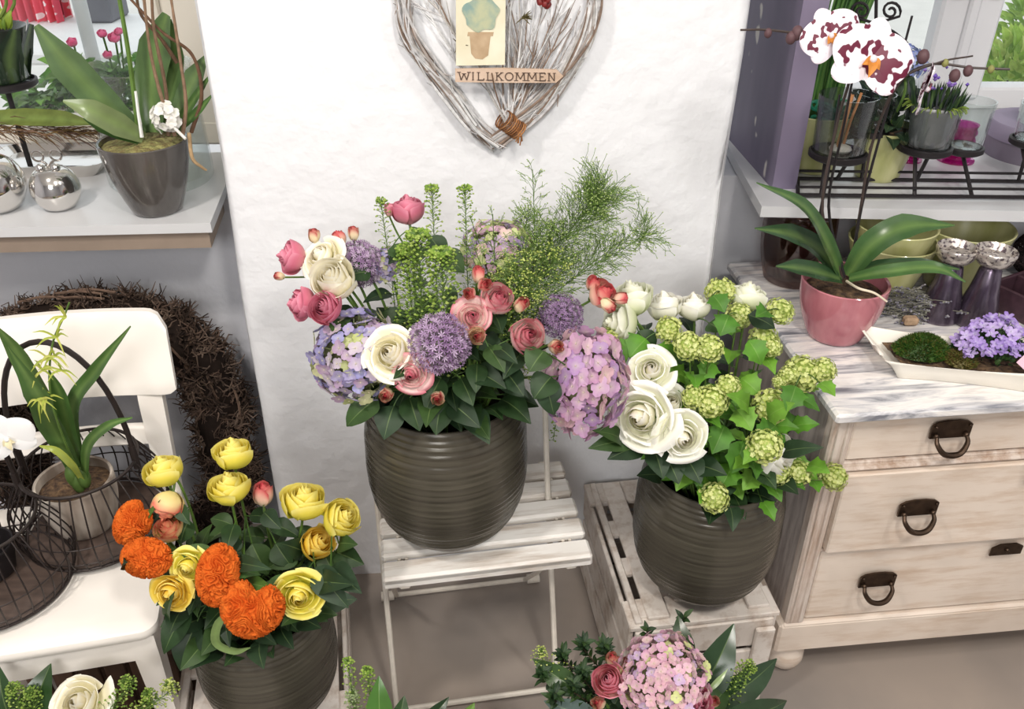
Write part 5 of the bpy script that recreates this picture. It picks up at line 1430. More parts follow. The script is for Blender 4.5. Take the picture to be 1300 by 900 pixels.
VL = [('v7', (950, 432), (968, 462), 34), ('v13', (975, 530), (1003, 512), 30), ('v13', (985, 540), (960, 560), 34), ('v11', (1010, 490), (1000, 520), 34), ('v11', (1040, 486), (1060, 500), 22), ('v8', (920, 540), (905, 575), 34),
      ('v14', (945, 560), (930, 600), 38), ('v14', (930, 590), (915, 620), 34), ('v2', (925, 400), (915, 425), 34), ('v4', (820, 430), (800, 452), 40), ('v5', (860, 455), (835, 440), 32), ('v6', (905, 460), (890, 480), 30), ('v9', (940, 480), (965, 500), 34),
      ('v9', (935, 520), (955, 545), 36), ('v19', (780, 430), (795, 460), 30), ('v15', (1025, 590), (1052, 598), 24), ('v15', (1030, 610), (1040, 622), 20), ('v18', (900, 600), (890, 628), 30), ('v17', (960, 600), (945, 620), 30), ('v3', (975, 395), (962, 400), 26), ('v1', (905, 375), (920, 395), 30),
      ('v8', (890, 540), (880, 570), 30), ('v10', (870, 480), (850, 470), 28), ('v13', (950, 520), (930, 500), 28)]
for key, b, tp, w in VL:
    lo = b[1] > 480; pxleaf(key, b, tp, w, -.10 if lo else -.02, -.14 if lo else -.05, k, GREEN_B, 'lobed')
DL = [('x7', (800, 560), (752, 566), 30), ('x7', (815, 565), (775, 580), 34), ('x9', (845, 580), (862, 612), 40), ('x9', (870, 580), (890, 612), 36), ('x7', (830, 570), (842, 606), 36), ('x10', (990, 575), (1040, 566), 26), ('x10', (985, 610), (1012, 624), 28),
      ('x10', (960, 595), (985, 618), 30), ('x9', (880, 590), (920, 600), 34), ('x6', (845, 440), (860, 455), 34), ('x2', (810, 420), (830, 450), 34), ('x4', (900, 410), (915, 420), 30), ('x5', (950, 400), (985, 415), 30), ('x8', (880, 480), (905, 470), 34), ('x7', (790, 560), (760, 545), 26)]
for key, b, tp, w in DL:
    lo = b[1] > 480; pxleaf(key, b, tp, w, -.11 if lo else .0, -.16 if lo else -.02, k, GREEN_D, 'ovate')

fill('white', ['x%d' % i for i in range(1, 11)], 64, .02, .12, -.03, .09, .060, GREEN_D, 'ovate', 1.1)
fill('white', ['v%d' % i for i in range(1, 19)], 48, .04, .14, .0, .12, .050, GREEN_B, 'lobed', 1.1)

# ================================================================== yellow and orange bouquet
k = 'yellow'; G_y = 'roses in the yellow and orange bouquet'
yl = dict(lcols=GREEN_D, lsize=.052)
rose('y1', 'yellow', 'half', 208, 599, 25, .03, 's', 'yellow rose at the far upper left, beside the wire basket', k, G_y, **yl)
rose('y2', 'yellow', 'half', 296, 577, 25, .07, 's', 'yellow rose standing highest, in front of the twig wreath', k, G_y, **yl)
rose('y3', 'yellow', 'half', 291, 621, 26, .03, 's', 'pale yellow rose right below the highest one', k, G_y, **yl)
rose('y4', 'yellow', 'half', 385, 638, 29, .03, 's', 'large yellow rose at the upper right, taller of the right-hand group', k, G_y, **yl)
rose('y5', 'yellow', 'half', 432, 658, 26, .02, 'o', 'yellow rose farthest right in the low bouquet', k, G_y, **yl)
rose('y6', 'gold', 'half', 403, 690, 23, .0, 'o', 'golden pink-tinged rose below the large yellow one', k, G_y, **yl)
rose('y7', 'yellow', 'open', 380, 756, 28, -.13, 'c', 'open yellow rose low at the front right, over the vase rim', k, G_y, **yl)
rose('y8', 'yellow', 'open', 239, 720, 22, -.10, 'c', 'yellow rose between two orange cockscombs at the left', k, G_y, **yl)
rose('y9', 'gold', 'open', 217, 753, 23, -.12, 'c', 'deep yellow rose lowest at the left', k, G_y, **yl)
rose('y10', 'bicolor', 'half', 214, 640, 22, .0, (-.2, -.5, -.5), 'cream and coral rose nodding below the far left yellow one', k, G_y, **yl)
rose('y11', 'bicolor', 'half', 214, 672, 19, -.02, (-.1, -.3, .9), 'cream rose with coral base right of the upper cockscomb', k, G_y, **yl)
rose('y12', 'coral', 'bud', 334, 628, 19, .05, 's', 'coral and cream rosebud between the yellow roses', k, G_y, **yl)
G_c = 'orange cockscombs in the low bouquet'
def cel(sx, sy, sz, lobe=0, bend=0, taper=0):
    def f(p):
        q = V((p.x*sx, p.y*sy, p.z*sz))
        if lobe: q.y -= lobe*math.exp(-(p.x/.22)**2)*max(0, p.y)
        if taper: q.x *= 1+taper*p.y
        if bend: q.y += bend*(p.x*p.x-.4)
        return q
    return f
def celosia(key, px, py, dd, rpx, fn, seed, label, face, spin):
    cut(key, 'cockscomb', 'cockscomb', label, G_c, k, px, py, dd, rpx, celosia_mesh(fn, seed), face, 0, 2, GREEN_M, 'lance', .07, .0040, spin=spin)
celosia('c1', 168, 664, -.02, 30, cel(.72, 1.05, .6, .35, 0, .15), 1, 'orange cockscomb farthest left, highest of the four', (-.3, -.8, .35), -.5)
celosia('c2', 186, 708, -.09, 31, cel(1.05, .78, .65), 2, 'round orange cockscomb below the left one', (-.2, -.85, .4), .1)
celosia('c3', 277, 730, -.13, 39, cel(.64, 1.0, .6), 3, 'upright oblong orange cockscomb in the centre front', (0, -.85, .4), -.15)
celosia('c4', 320, 773, -.16, 40, cel(.95, .92, .62, .42, 0, .12), 4, 'heart-shaped orange cockscomb lowest at the front', (.05, -.9, .3), -.25)
YLV = [('y4', (385, 700), (360, 690), 30), ('y5', (425, 700), (460, 715), 34), ('y5', (420, 720), (455, 750), 36), ('y6', (400, 720), (440, 770), 40), ('y12', (335, 650), (355, 670), 26), ('y3', (300, 680), (285, 705), 34), ('y2', (320, 690), (340, 730), 38), ('y10', (240, 660), (228, 690), 34),
       ('y9', (235, 770), (215, 800), 36), ('y9', (250, 790), (226, 852), 42), ('y9', (240, 770), (205, 830), 36), ('c4', (285, 775), (290, 820), 22), ('c4', (330, 800), (345, 815), 24), ('y7', (390, 770), (360, 790), 30), ('y7', (400, 740), (440, 740), 34), ('c3', (300, 715), (335, 720), 24), ('y8', (260, 700), (262, 670), 24),
       ('y6', (380, 700), (340, 720), 34), ('y5', (430, 690), (450, 690), 26), ('y12', (350, 690), (370, 720), 34), ('y1', (225, 640), (240, 665), 20), ('c1', (180, 690), (192, 640), 14), ('c2', (170, 720), (152, 712), 16), ('y7', (410, 700), (425, 730), 30), ('y2', (310, 740), (340, 745), 30), ('y9', (225, 790), (210, 760), 20)]
for key, b, tp, w in YLV:
    lo = b[1] > 700; pxleaf(key, b, tp, w, -.09 if lo else .0, -.15 if lo else -.03, k, GREEN_D+GREEN_M[:1], 'ovate')
strm = MB(); t_, B_, pth = FL['c4']
strap(strm, [p_-B_ for p_ in (PD(300, 770, 1.0), PD(278, 790, .99), PD(275, 815, .985), PD(298, 826, .985), PD(318, 822, .985))], [.004, .014, .016, .014, .002], (0, -1, .3), [S(128, 152, 92)], rs); strm.build('leaf', M_leaf, t_)

fill('yellow', ['y%d' % i for i in range(1, 11)], 64, .02, .12, -.03, .06, .058, GREEN_D, 'ovate', 1.1)

# ================================================================== low bouquet at the bottom, right of centre
k = 'low'; G_l = 'roses in the bottom bouquet'
rose('b1', 'pink', 'half', 773, 864, 24, -.02, (-.2, -.4, .8), 'pink rose left of the pink hydrangea at the bottom', k, G_l, leaves=2)
rose('b2', 'redcream', 'bud', 778, 839, 14, .02, 's', 'small cream and red rosebud above the bottom pink rose', k, G_l, leaves=1)
rose('b3', 'redcream', 'bud', 796, 843, 12, .02, 's', 'small cream rosebud tucked against the bottom hydrangea', k, G_l, leaves=1)
rose('b4', 'redcream', 'bud', 760, 893, 14, -.04, 'o', 'cream rosebud at the very bottom, under the pink rose', k, G_l, leaves=1)
rose('b5', 'deep', 'half', 885, 891, 22, -.05, (.2, -.5, .7), 'crimson pink rose right of the bottom hydrangea', k, G_l, leaves=1)
rose('b6', 'redcream', 'bud', 905, 891, 12, -.02, 'o', 'cream and red rosebud at the right of the crimson rose', k, G_l, leaves=1)
hl_ = hydrangea_mesh([S(224, 176, 196), S(214, 160, 190), S(198, 166, 206), S(206, 214, 140), S(228, 190, 196), S(220, 170, 186), S(212, 160, 184), S(226, 184, 200)], 250, 7, .13)
cut('bh', 'hydrangea', 'hydrangea', 'pink, mauve and green hydrangea at the bottom, right of centre', 'bottom hydrangea', k, 843, 860, -.02, 57, hl_, (0, -.35, .9), .1, 0)
def broad(key, vk, b, tp, wpx, d0, d1, label, group, cols, kind='ovate', nrm=(0, -.8, .6), name='broad_leaf', mm=None, fold=.22):
    c = VASES[vk]['c']; p0, p1 = PD(b[0], b[1], c.y+d0), PD(tp[0], tp[1], c.y+d1)
    B, path = stem_path(vk, p0, (p1-p0).normalized()); t = thing(name, label, 'leaf', B, 0, group)
    m = MB(); tube(m, [q-B for q in path], .0024, 6); m.build('stem', M_stem, t)
    m = MB(); leaf(m, p0-B, p1-p0, nrm, (p1-p0).length, wpx*mpp(p0), rs, cols, kind, .15, fold); m.build('blade', mm or M_leafgloss, t); FL[key] = (t, B, path)
G_b = 'broad leaves in the bottom bouquet'
broad('f1', k, (880, 892), (934, 796), 52, .03, .09, 'broad dark leaf standing upright right of the bottom hydrangea', G_b, GREEN_D)
broad('f2', k, (905, 896), (991, 838), 42, .02, .08, 'dark leaf pointing right toward the chest foot', G_b, GREEN_D+GREEN_M[:1])
broad('f3', k, (905, 915), (1008, 893), 40, -.03, .03, 'dark leaf lowest at the right of the bottom bouquet', G_b, GREEN_D)
broad('f4', k, (868, 850), (862, 782), 34, .06, .12, 'small dark leaf upright behind the bottom hydrangea', G_b, GREEN_D)
broad('f5', k, (740, 880), (676, 838), 34, .02, .06, 'dark leaf reaching left toward the folding chair foot bar', G_b, GREEN_D)
broad('f6', k, (760, 910), (690, 892), 34, -.02, .0, 'grey-green leaf at the bottom left of that bouquet', G_b, [S(92, 110, 104)])
broad('f7', k, (895, 880), (925, 850), 8, .0, .02, 'thin pale grass blade folded over the right leaves', G_b, [S(150, 172, 120)], 'lance')
def leafy(key, vk, px, py, dd, n, label, group, cols, ls=.016, f0=.5):
    v = VASES[vk]; W = PD(px, py, v['c'].y+dd); B, path = stem_path(vk, W, V((0, 0, 1)))
    t = thing('leafy_sprig', label, 'greenery', B, 0, group); m = MB(); tube(m, [q-B for q in path], .0014, 5); m.build('stem', M_stemb, t)
    m = MB(); r = random.Random(hash_(key)); N_ = len(path)
    for i in range(n):
        x = (f0+(1-f0)*i/(n-1))*(N_-1); j = min(int(x), N_-2); q = path[j].lerp(path[j+1], x-j)-B; T = (path[j+1]-path[j]).normalized()
        for s in (0, pi):
            a = i*1.3+s; o = T.orthogonal().normalized(); u = T.cross(o); d = o*cos(a)+u*sin(a)+T*.6
            leaf(m, q, d, T+V((0, -.5, .3)), ls*r.uniform(.8, 1.3), ls*.55, r, cols, 'ovate', .15, .2)
    m.build('foliage', M_leaf, t)
G_k = 'small-leaved sprigs in the bottom bouquet'
for i, (px, py, dd, n, lb) in enumerate([(690, 852, .04, 26, 'small-leaved sprig spreading farthest left in the bottom bouquet'), (715, 828, .08, 28, 'small-leaved sprig in front of the crate corner'), (742, 815, .10, 28, 'small-leaved sprig against the crate front, left of the hydrangea'),
        (768, 818, .10, 26, 'small-leaved sprig just above the bottom rosebuds'), (705, 880, .0, 28, 'small-leaved sprig lowest at left of the bottom bouquet'), (822, 800, .12, 10, 'small-leaved sprig behind the bottom hydrangea, left of the upright leaf'), (868, 783, .14, 8, 'thin leaf sprig rising over the top of the bottom bouquet'), (740, 850, .03, 28, 'small-leaved sprig left of the bottom pink rose'), (728, 868, .0, 30, 'dense small-leaved sprig beside the bottom pink rose')]):
    leafy('k%d' % i, k, px, py, dd, n, lb, G_k, GREEN_D, .018, .36)
sprig('k9', k, 688, 826, .06, 90, .02, .0018, YG, 'yellow-green wispy tip left of the bottom bouquet', 'wispy sprigs of the bottom bouquet', .6)
sprig('k10', k, 955, 845, .04, 160, .022, .0020, THL, 'green seed sprig lying over the right dark leaf of the bottom bouquet', 'wispy sprigs of the bottom bouquet', .5, lean=(.6, 0, .6))

# ================================================================== leaves at the bottom centre, and the vase under the white chair
k = 'mid'; G_q = 'broad leaves at the bottom centre'
broad('q1', k, (484, 925), (480, 862), 36, .02, .05, 'bright green pointed leaf standing at the bottom edge, left of the folding chair', G_q, [S(74, 116, 50)])
broad('q2', k, (505, 925), (513, 884), 24, .02, .05, 'small dark leaf tip beside the bright green leaf', G_q, GREEN_D)
broad('q3', k, (535, 925), (570, 886), 22, .02, .05, 'dark leaf tip under the chair foot bar', G_q, GREEN_D)
broad('q4', k, (580, 930), (602, 894), 24, .02, .04, 'green leaf tip at the bottom edge below the foot bar', G_q, GREEN_M)
sprig('q5', k, 466, 850, .06, 140, .016, .0022, THL, 'green seed sprig at the bottom, right of the low crate', 'seed sprigs at the bottom centre', .5)
sprig('q6', k, 447, 880, .05, 110, .018, .0022, [S(150, 166, 120)], 'pale seed sprig against the low crate corner', 'seed sprigs at the bottom centre', .5)
sprig('q7', k, 441, 838, .06, 90, .014, .0022, THL, 'thin seed sprig standing in front of the low crate post', 'seed sprigs at the bottom centre', .5)
k = 'left'
rose('e1', 'cream', 'open', 100, 893, 34, .10, (0, -.5, .8), 'creamy white rose at the bottom left, in front of the white chair', k, 'bottom left rose', leaves=3)
broad('e2', k, (40, 925), (60, 845), 46, .10, .16, 'broad dark leaf in shadow at the bottom left, behind the white rose', 'bottom left leaves', GREEN_D)
broad('e3', k, (20, 925), (-6, 850), 44, .10, .14, 'dark leaf at the far bottom left corner', 'bottom left leaves', GREEN_D)
for i, (px, py, lb) in enumerate([(16, 872, 'green seed sprig nearest the bottom left corner'), (38, 878, 'pale green seed sprig left of the bottom white rose'), (158, 864, 'green seed sprig right of the bottom white rose'), (212, 868, 'mossy green sprig against the white chair leg'), (186, 880, 'low green sprig between chair leg and white rose')]):
    sprig('e%d' % (5+i), k, px, py, .12, 170, .022, .0024, THL if i != 3 else YG, lb, 'seed sprigs at the bottom left', .45)
# ================================================================== orchids and pot plants
def plant(name, label, cat_, base, group=None): return thing(name, label, cat_, base, 0, group)
def strapleaf(t, B, pts, wpx, nrm, cols, fold=.22, mm=None):
    q = [PD(*p)-B for p in pts]; ws = [w*mpp(PD(*pts[min(i, len(pts)-1)])) for i, w in enumerate(wpx)]
    m = MB(); strap(m, q, ws, nrm, cols, rs, fold, 6); return m.build('leaf', mm or M_leafgloss, t)
# --- spotted orchid on the marble
B = pot_pink+V((0, 0, .105)); D0 = B.y
orc = plant('orchid', 'white orchid with wine-red blotches in the rose-pink pot', 'orchid', B)
OG = [S(72, 106, 56), S(64, 96, 52)]; OGd = [S(50, 76, 48), S(56, 82, 50)]
N1 = (0, -.55, .85)
strapleaf(orc, B, [(1068, 352, D0), (1050, 310, D0-.02), (1020, 262, D0-.05), (960, 232, D0-.08)], [20, 30, 24, 2], N1, OG)
strapleaf(orc, B, [(1070, 352, D0), (1040, 318, D0), (1005, 298, D0-.02), (958, 290, D0-.03)], [20, 36, 30, 2], N1, OGd)
strapleaf(orc, B, [(1066, 354, D0-.02), (1040, 346, D0-.05), (1012, 340, D0-.07), (985, 338, D0-.08)], [16, 28, 24, 2], N1, OGd)
strapleaf(orc, B, [(1076, 350, D0), (1105, 312, D0-.02), (1150, 288, D0-.03), (1212, 286, D0-.03)], [18, 34, 36, 2], N1, OG)
strapleaf(orc, B, [(1078, 352, D0), (1115, 340, D0-.03), (1170, 336, D0-.06), (1218, 342, D0-.06)], [14, 22, 18, 3], N1, OGd)
strapleaf(orc, B, [(1078, 354, D0-.02), (1120, 346, D0-.06), (1185, 340, D0-.09), (1226, 358, D0-.10)], [14, 20, 18, 2], N1, OG)
def px_tube(name, t, B, pts, r_, mm, n=6):
    m = MB(); q = cat([PD(*p)-B for p in pts], 6); L = len(q)
    tube(m, q, [r_*(1.1-.4*i/L) for i in range(L)], n); return m.build(name, mm, t)
M_ostem = mat('dark_orchid_stem', S(66, 54, 50), .5, var=.3, vs=40)
px_tube('flower_stem', orc, B, [(1078, 354, D0), (1092, 268, D0+.01), (1108, 180, D0), (1140, 108, D0-.03), (1180, 82, D0-.05), (1235, 86, D0-.06), (1282, 88, D0-.07)], .0028, M_ostem)
px_tube('flower_stem', orc, B, [(1070, 354, D0), (1044, 268, D0), (1062, 160, D0), (1080, 90, D0-.03), (1062, 52, D0-.05), (1022, 44, D0-.05), (975, 38, D0-.05), (940, 38, D0-.05)], .0028, M_ostem)
px_tube('side_stem', orc, B, [(1104, 190, D0), (1138, 108, D0-.05), (1190, 80, D0-.06), (1235, 71, D0-.06)], .0022, M_ostem)
for (x0, y0, x1, y1, dd) in ((1052, 262, 1090, 60, .02), (1094, 262, 1158, 20, .01), (1040, 300, 1066, 120, .02)):
    px_tube('support_stick', orc, B, [(1072 if x0 < 1080 else 1080, 352, D0), (x0, y0, D0+dd), ((x0+x1)/2, (y0+y1)/2, D0+dd), (x1, y1, D0+dd)], .0030, M_black)
px_tube('aerial_root', orc, B, [(1075, 357, D0-.03), (1090, 366, D0-.09), (1110, 372, D0-.10), (1126, 383, D0-.10)], .0026, mat('pale_root', S(226, 214, 190), .6))
def orchid_flower(t, B, c, f, s, spin, mm, white, lip, name='bloom'):
    m = MB(); Wc = [white]
    def pet(a, L, w, kind, up):
        d = V((cos(a), sin(a), up)); r_ = random.Random(int(a*99)); vs = []; fs = []; cs = []
        nl, nw = 16, 8; sd = V((-sin(a), cos(a), 0))
        for i in range(nl+1):
            k = (1-cos(pi*i/nl))/2; x = k**kind; ww = w*max(.03, sqrt(max(0, 1-(2*x-1)**2)))
            for j in range(nw+1):
                u = 2*j/nw-1; vs.append(d*(L*k)+sd*(ww*u)+V((0, 0, .10*L*sin(k*2.2)-.12*w*u*u))); cs.append(white)
        for i in range(nl):
            for j in range(nw): fs.append((i*(nw+1)+j, i*(nw+1)+j+1, (i+1)*(nw+1)+j+1, (i+1)*(nw+1)+j))
        m.add(vs, fs, cs)
    for a in (pi/2, pi/2+2.2, pi/2-2.2): pet(a, .95, .36, .8, -.05)
    for a in (.25, pi-.25): pet(a, 1.0, .62, .62, .06)
    b = m.build(name, mm, t); b.matrix_basis = Matrix.Translation(c-B) @ orient(f, spin) @ Matrix.Scale(s, 4)
    m = MB()
    ball(m, (0, 0, .14), .10, 10, 8, mix(white, (1, 1, 1), .3))
    for a in (-pi/2, -pi/2+.9, -pi/2-.9):
        d = V((cos(a), sin(a), .5)).normalized(); leaf(m, V((0, -.02, .10)), d, (0, 0, 1), .42 if a == -pi/2 else .28, .24, rs, [lip], 'ovate', .3, .4)
    l_ = m.build('lip', M_petal, b)
    return b
OW = S(236, 226, 234); OL = S(214, 140, 60)
orchid_flower(orc, B, PD(1054, 46, D0-.07), (-.1, -.9, .3), .050, .5, M_orchid, OW, OL)
orchid_flower(orc, B, PD(1104, 76, D0-.09), (.1, -.9, .35), .072, -.3, M_orchid, OW, OL)
orchid_flower(orc, B, PD(1172, 112, D0-.07), (.8, -.35, -.1), .046, 1.9, M_orchid, OW, S(190, 110, 130))
for (px, py, rp, dd) in ((1172, 72, 9, -.06), (1212, 96, 8, -.06), (1229, 90, 7, -.06), (1200, 80, 5, -.06), (1258, 88, 5, -.07), (1012, 42, 9, -.05), (1004, 48, 8, -.05), (975, 42, 6, -.05), (1030, 40, 7, -.05)):
    c = PD(px, py, D0+dd)-B; s_ = rp*.85*mpp(c+B); m = MB()
    ball(m, c, s_, 10, 8, S(104, 76, 80) if rp > 5 else S(150, 150, 90), 1.25)
    m.build('bud', M_petal, orc)
# --- bellflowers in the tray
r = random.Random(31); bc = P(1254, 450, ZM+.035)
bf = plant('bellflower', 'purple bellflower plant in full bloom in the boat-shaped tray', 'potted plant', bc)
m = MB()
for k in range(420):
    a = r.uniform(0, 6.28); v = sqrt(r.random()); p0 = V((.066*v*cos(a), .046*v*sin(a), .030*(1-v*v)+r.uniform(0, .012)))
    d = V((p0.x*8+r.uniform(-.4, .4), p0.y*8+r.uniform(-.4, .4), r.uniform(.3, 1))); L = r.uniform(.009, .016)
    leaf(m, p0, d, (0, -.3, 1), L, L*.8, r, GREEN_D+[S(70, 96, 60)], 'round', .1, .15)
m.build('foliage', M_leaf, bf)
m = MB(); ms_ = MB()
for k in range(105):
    a = r.uniform(0, 6.28); v = sqrt(r.random()); p0 = V((.070*v*cos(a)+.003, .046*v*sin(a), .052*(1-v*v)+.020+r.uniform(-.006, .010)))
    n = (V((p0.x*9, p0.y*9-.25, .8))+V((r.uniform(-.4, .4), r.uniform(-.4, .4), 0))).normalized(); tube(ms_, [p0*.5, p0], .0006, 3, cap=False)
    floret(m, p0, n, .0118*r.uniform(.8, 1.15), r.choice([S(166, 132, 212), S(180, 150, 222), S(150, 116, 200), S(192, 166, 226)]), r, 5, .45, S(216, 206, 236), .34)
m.build('flowers', M_petal, bf); ms_.build('stalks', M_stem, bf)
# --- green orchid inside the wire basket
B = pA+V((-.02, -.005, .014)); D0 = B.y
pot('orchid_pot', 'chalky grey pot standing inside the hoop-handled wire basket', B, potprof(.056, .074, .118, .006, .006), mat('chalky_pot', S(206, 196, 184), .7, c2=S(138, 124, 112), vs=14, stretch=(1, 1, .15), thr=(.42, .60)), fill=M_soil, fillz=.095, fillr=.068)
B = B+V((0, 0, .105)); go = plant('orchid', 'green spidery-flowered orchid growing in the wire basket', 'orchid', B)
N2 = (0, -.8, .5)
LG = [S(74, 106, 52), S(86, 118, 58), S(66, 96, 50)]
strapleaf(go, B, [(98, 606, D0), (60, 520, D0), (24, 450, D0-.02), (-6, 412, D0-.04)], [14, 34, 26, 2], N2, LG)
strapleaf(go, B, [(102, 606, D0-.01), (66, 540, D0-.04), (48, 500, D0-.06), (10, 440, D0-.08)], [16, 36, 34, 2], N2, LG)
strapleaf(go, B, [(106, 606, D0), (92, 520, D0+.01), (122, 470, D0), (166, 414, D0-.02)], [12, 20, 18, 2], N2, LG)
strapleaf(go, B, [(104, 604, D0), (88, 550, D0-.02), (76, 500, D0-.02), (62, 470, D0-.02)], [14, 24, 20, 2], N2, LG)
strapleaf(go, B, [(108, 606, D0-.02), (112, 565, D0-.05), (138, 540, D0-.07), (168, 530, D0-.07)], [10, 15, 12, 2], N2, LG)
strapleaf(go, B, [(104, 608, D0-.03), (92, 590, D0-.05), (72, 572, D0-.06), (50, 566, D0-.06)], [8, 12, 10, 2], N2, [S(170, 180, 80)])
m_bulb = MB()
for (px, py) in ((92, 604), (106, 606), (99, 612)): ball(m_bulb, PD(px, py, D0-.02)-B, .013, 12, 8, S(92, 120, 58), 2.0)
m_bulb.build('bulbs', M_leaf, go)
px_tube('flower_stem', go, B, [(104, 606, D0-.02), (82, 560, D0-.05), (64, 500, D0-.06), (66, 440, D0-.05), (82, 400, D0-.04), (88, 384, D0-.04)], .0022, M_stem)
m = MB(); r = random.Random(17); YGC = [S(186, 196, 84), S(206, 206, 104), S(168, 180, 70)]
for (px, py) in ((84, 402), (72, 428), (62, 455), (70, 452), (54, 470), (50, 508), (60, 505), (78, 470)):
    c = PD(px, py, D0-.06)-B
    for k in range(6):
        a = r.uniform(0, 6.28); d = V((cos(a), -.3, sin(a))).normalized(); L = r.uniform(.02, .04)
        strap(m, [c, c+d*L*.5+V((0, 0, .004)), c+d*L+V((0, 0, -.006))], [.004, .004, .0006], (0, -1, .2), YGC, r, .2, 3)
m.build('bloom', M_petal, go)
# --- white orchid bloom at the left edge
B = pB+V((-.02, .02, .014)); wo = plant('orchid', 'white moth orchid bloom at the left edge, above the front wire basket', 'orchid', B)
px_tube('flower_stem', wo, B, [(0, 735, B.y), (-14, 660, B.y), (-10, 600, B.y), (6, 566, B.y)], .0026, M_stemb)
orchid_flower(wo, B, PD(10, 556, B.y-.01), (.3, -.9, .2), .048, .2, M_petal, S(248, 248, 248), S(236, 226, 190))
lathe(MB(), potprof(.04, .052, .07, .004), 40).build('pot', M_black, wo)
# --- orchid on the left sill
B = pg+V((0, 0, .138)); D0 = B.y
so = plant('orchid', 'tall orchid with broad leaves in the dark grey pot on the left sill', 'orchid', B)
strapleaf(so, B, [(178, 172, D0), (130, 128, D0-.02), (85, 80, D0-.05), (46, 32, D0-.06)], [22, 40, 44, 8], N2, [S(94, 118, 80)])
strapleaf(so, B, [(182, 175, D0-.02), (150, 158, D0-.06), (115, 140, D0-.09), (80, 128, D0-.10)], [14, 30, 28, 3], N2, [S(126, 142, 96)])
strapleaf(so, B, [(178, 178, D0-.02), (150, 168, D0-.05), (128, 160, D0-.06), (106, 150, D0-.06)], [12, 18, 16, 2], N2, [S(70, 100, 52)])
strapleaf(so, B, [(196, 168, D0+.02), (192, 110, D0+.04), (200, 60, D0+.05), (212, 18, D0+.05)], [24, 40, 46, 12], N2, [S(86, 112, 68)])
strapleaf(so, B, [(206, 166, D0+.02), (218, 110, D0+.05), (222, 70, D0+.06), (214, 24, D0+.06)], [14, 26, 26, 8], N2, [S(78, 104, 62)])
strapleaf(so, B, [(215, 165, D0+.02), (236, 122, D0+.03), (248, 98, D0+.03), (262, 72, D0+.03)], [12, 26, 28, 6], N2, [S(92, 116, 76)])
strapleaf(so, B, [(218, 168, D0), (240, 136, D0+.01), (254, 115, D0+.01), (268, 94, D0+.01)], [10, 12, 10, 2], N2, [S(76, 108, 56)])
strapleaf(so, B, [(220, 170, D0), (242, 150, D0), (256, 136, D0), (270, 120, D0)], [10, 12, 10, 2], N2, [S(70, 104, 52)])
px_tube('flower_stem', so, B, [(176, 172, D0-.01), (170, 120, D0), (162, 60, D0), (150, -10, D0), (146, -40, D0)], .0050, M_stem)
px_tube('label_stick', so, B, [(180, 174, D0-.03), (178, 160, D0-.03), (175, 140, D0-.03), (172, 116, D0-.03)], .0035, mat('white_plastic', S(236, 236, 234), .4))
tw = [[(243, 168, 0), (256, 120, .0), (244, 70, 0), (205, 40, 0), (162, -5, 0)], [(232, 170, -.02), (236, 130, -.02), (228, 70, -.02), (216, -10, -.02)], [(222, 172, -.03), (204, 120, -.04), (190, 60, -.04), (182, -10, -.04)],
      [(214, 172, -.02), (210, 110, -.01), (196, 40, -.01), (192, -15, -.01)], [(225, 80, .02), (205, 50, .02), (180, 20, .02), (172, -10, .02)], [(240, 170, -.03), (244, 200, -.085), (256, 212, -.085), (262, 216, -.08)]]
rt = random.Random(3)
for i, p_ in enumerate(tw):
    q = [PD(a, b, D0+d) for a, b, d in p_]; b0 = q[0]
    m = MB(); cc = cat([x-b0 for x in q], 8); tube(m, cc, [.0042-.002*j/len(cc)+rt.uniform(-.0003, .0003) for j in range(len(cc))], 7, [S(112, 84, 66), S(150, 122, 100), S(140, 114, 92), S(134, 108, 88), S(104, 80, 62), S(176, 148, 112)][i])
    o = m.build('bare_twig', M_twig, None, b0)
    tag(o, ['thick dark bare twig curving right of the sill orchid', 'straight tan bare twig rising at the right of the sill orchid', 'tan bare twig bowed left, in front of the sill orchid', 'tan bare twig in the middle behind the white flower cluster', 'short dark forked twig high behind the sill orchid', 'pale twig hanging over the grey pot rim'][i], 'twig', 'bare twigs in the grey orchid pot')
m = MB(); r = random.Random(41); c0 = PD(209, 150, D0-.045)
for k in range(46):
    d = V((r.gauss(0, 1), r.gauss(0, .6), r.gauss(0, 1))).normalized()*r.uniform(.5, 1); c = V((d.x*.026, d.y*.02, d.z*.028))
    floret(m, c, (d+V((0, -.6, .2))).normalized(), .010, S(244, 242, 238), r, 5, .4)
tube(m, [(0, 0, -.02), (.012, -.004, -.012), (.04, -.02, -.034)], .003, 6, S(240, 238, 232))
tag(m.build('flower_cluster', M_petal, None, c0), 'cluster of small white artificial blossoms in the grey pot', 'flower')
# --- leaf-wrapped pot in the glass at the left edge
B = V((st.x, 1.93, 1.0+hs+.012)); lp = plant('leaf_wrapped_pot', 'pot wrapped in dark leaves with green plant, in the glass on the stand', 'potted plant', B)
m = MB(); r = random.Random(6); zt_ = PD(20, 38, 1.90).z-B.z
lathe(m, [(0, 0), (.040, 0), (.052, zt_*.4), (.074, zt_), (.066, zt_-.004), (.03, zt_*.6), (0, zt_*.5)], 24, S(54, 60, 52))
for k in range(9):
    a = 2*pi*k/9; d0 = V((cos(a), sin(a), 0)); sd = V((-sin(a), cos(a), 0))
    strap(m, [d0*.045, d0*.062+V((0, 0, zt_*.5)), d0*.083+sd*.02+V((0, 0, zt_*1.02))], [.05, .06, .02], d0, [S(52, 70, 48), S(60, 66, 60), S(44, 58, 44)], r, .1, 4)
m.build('leaf_wrap', M_leafgloss, lp)
m = MB()
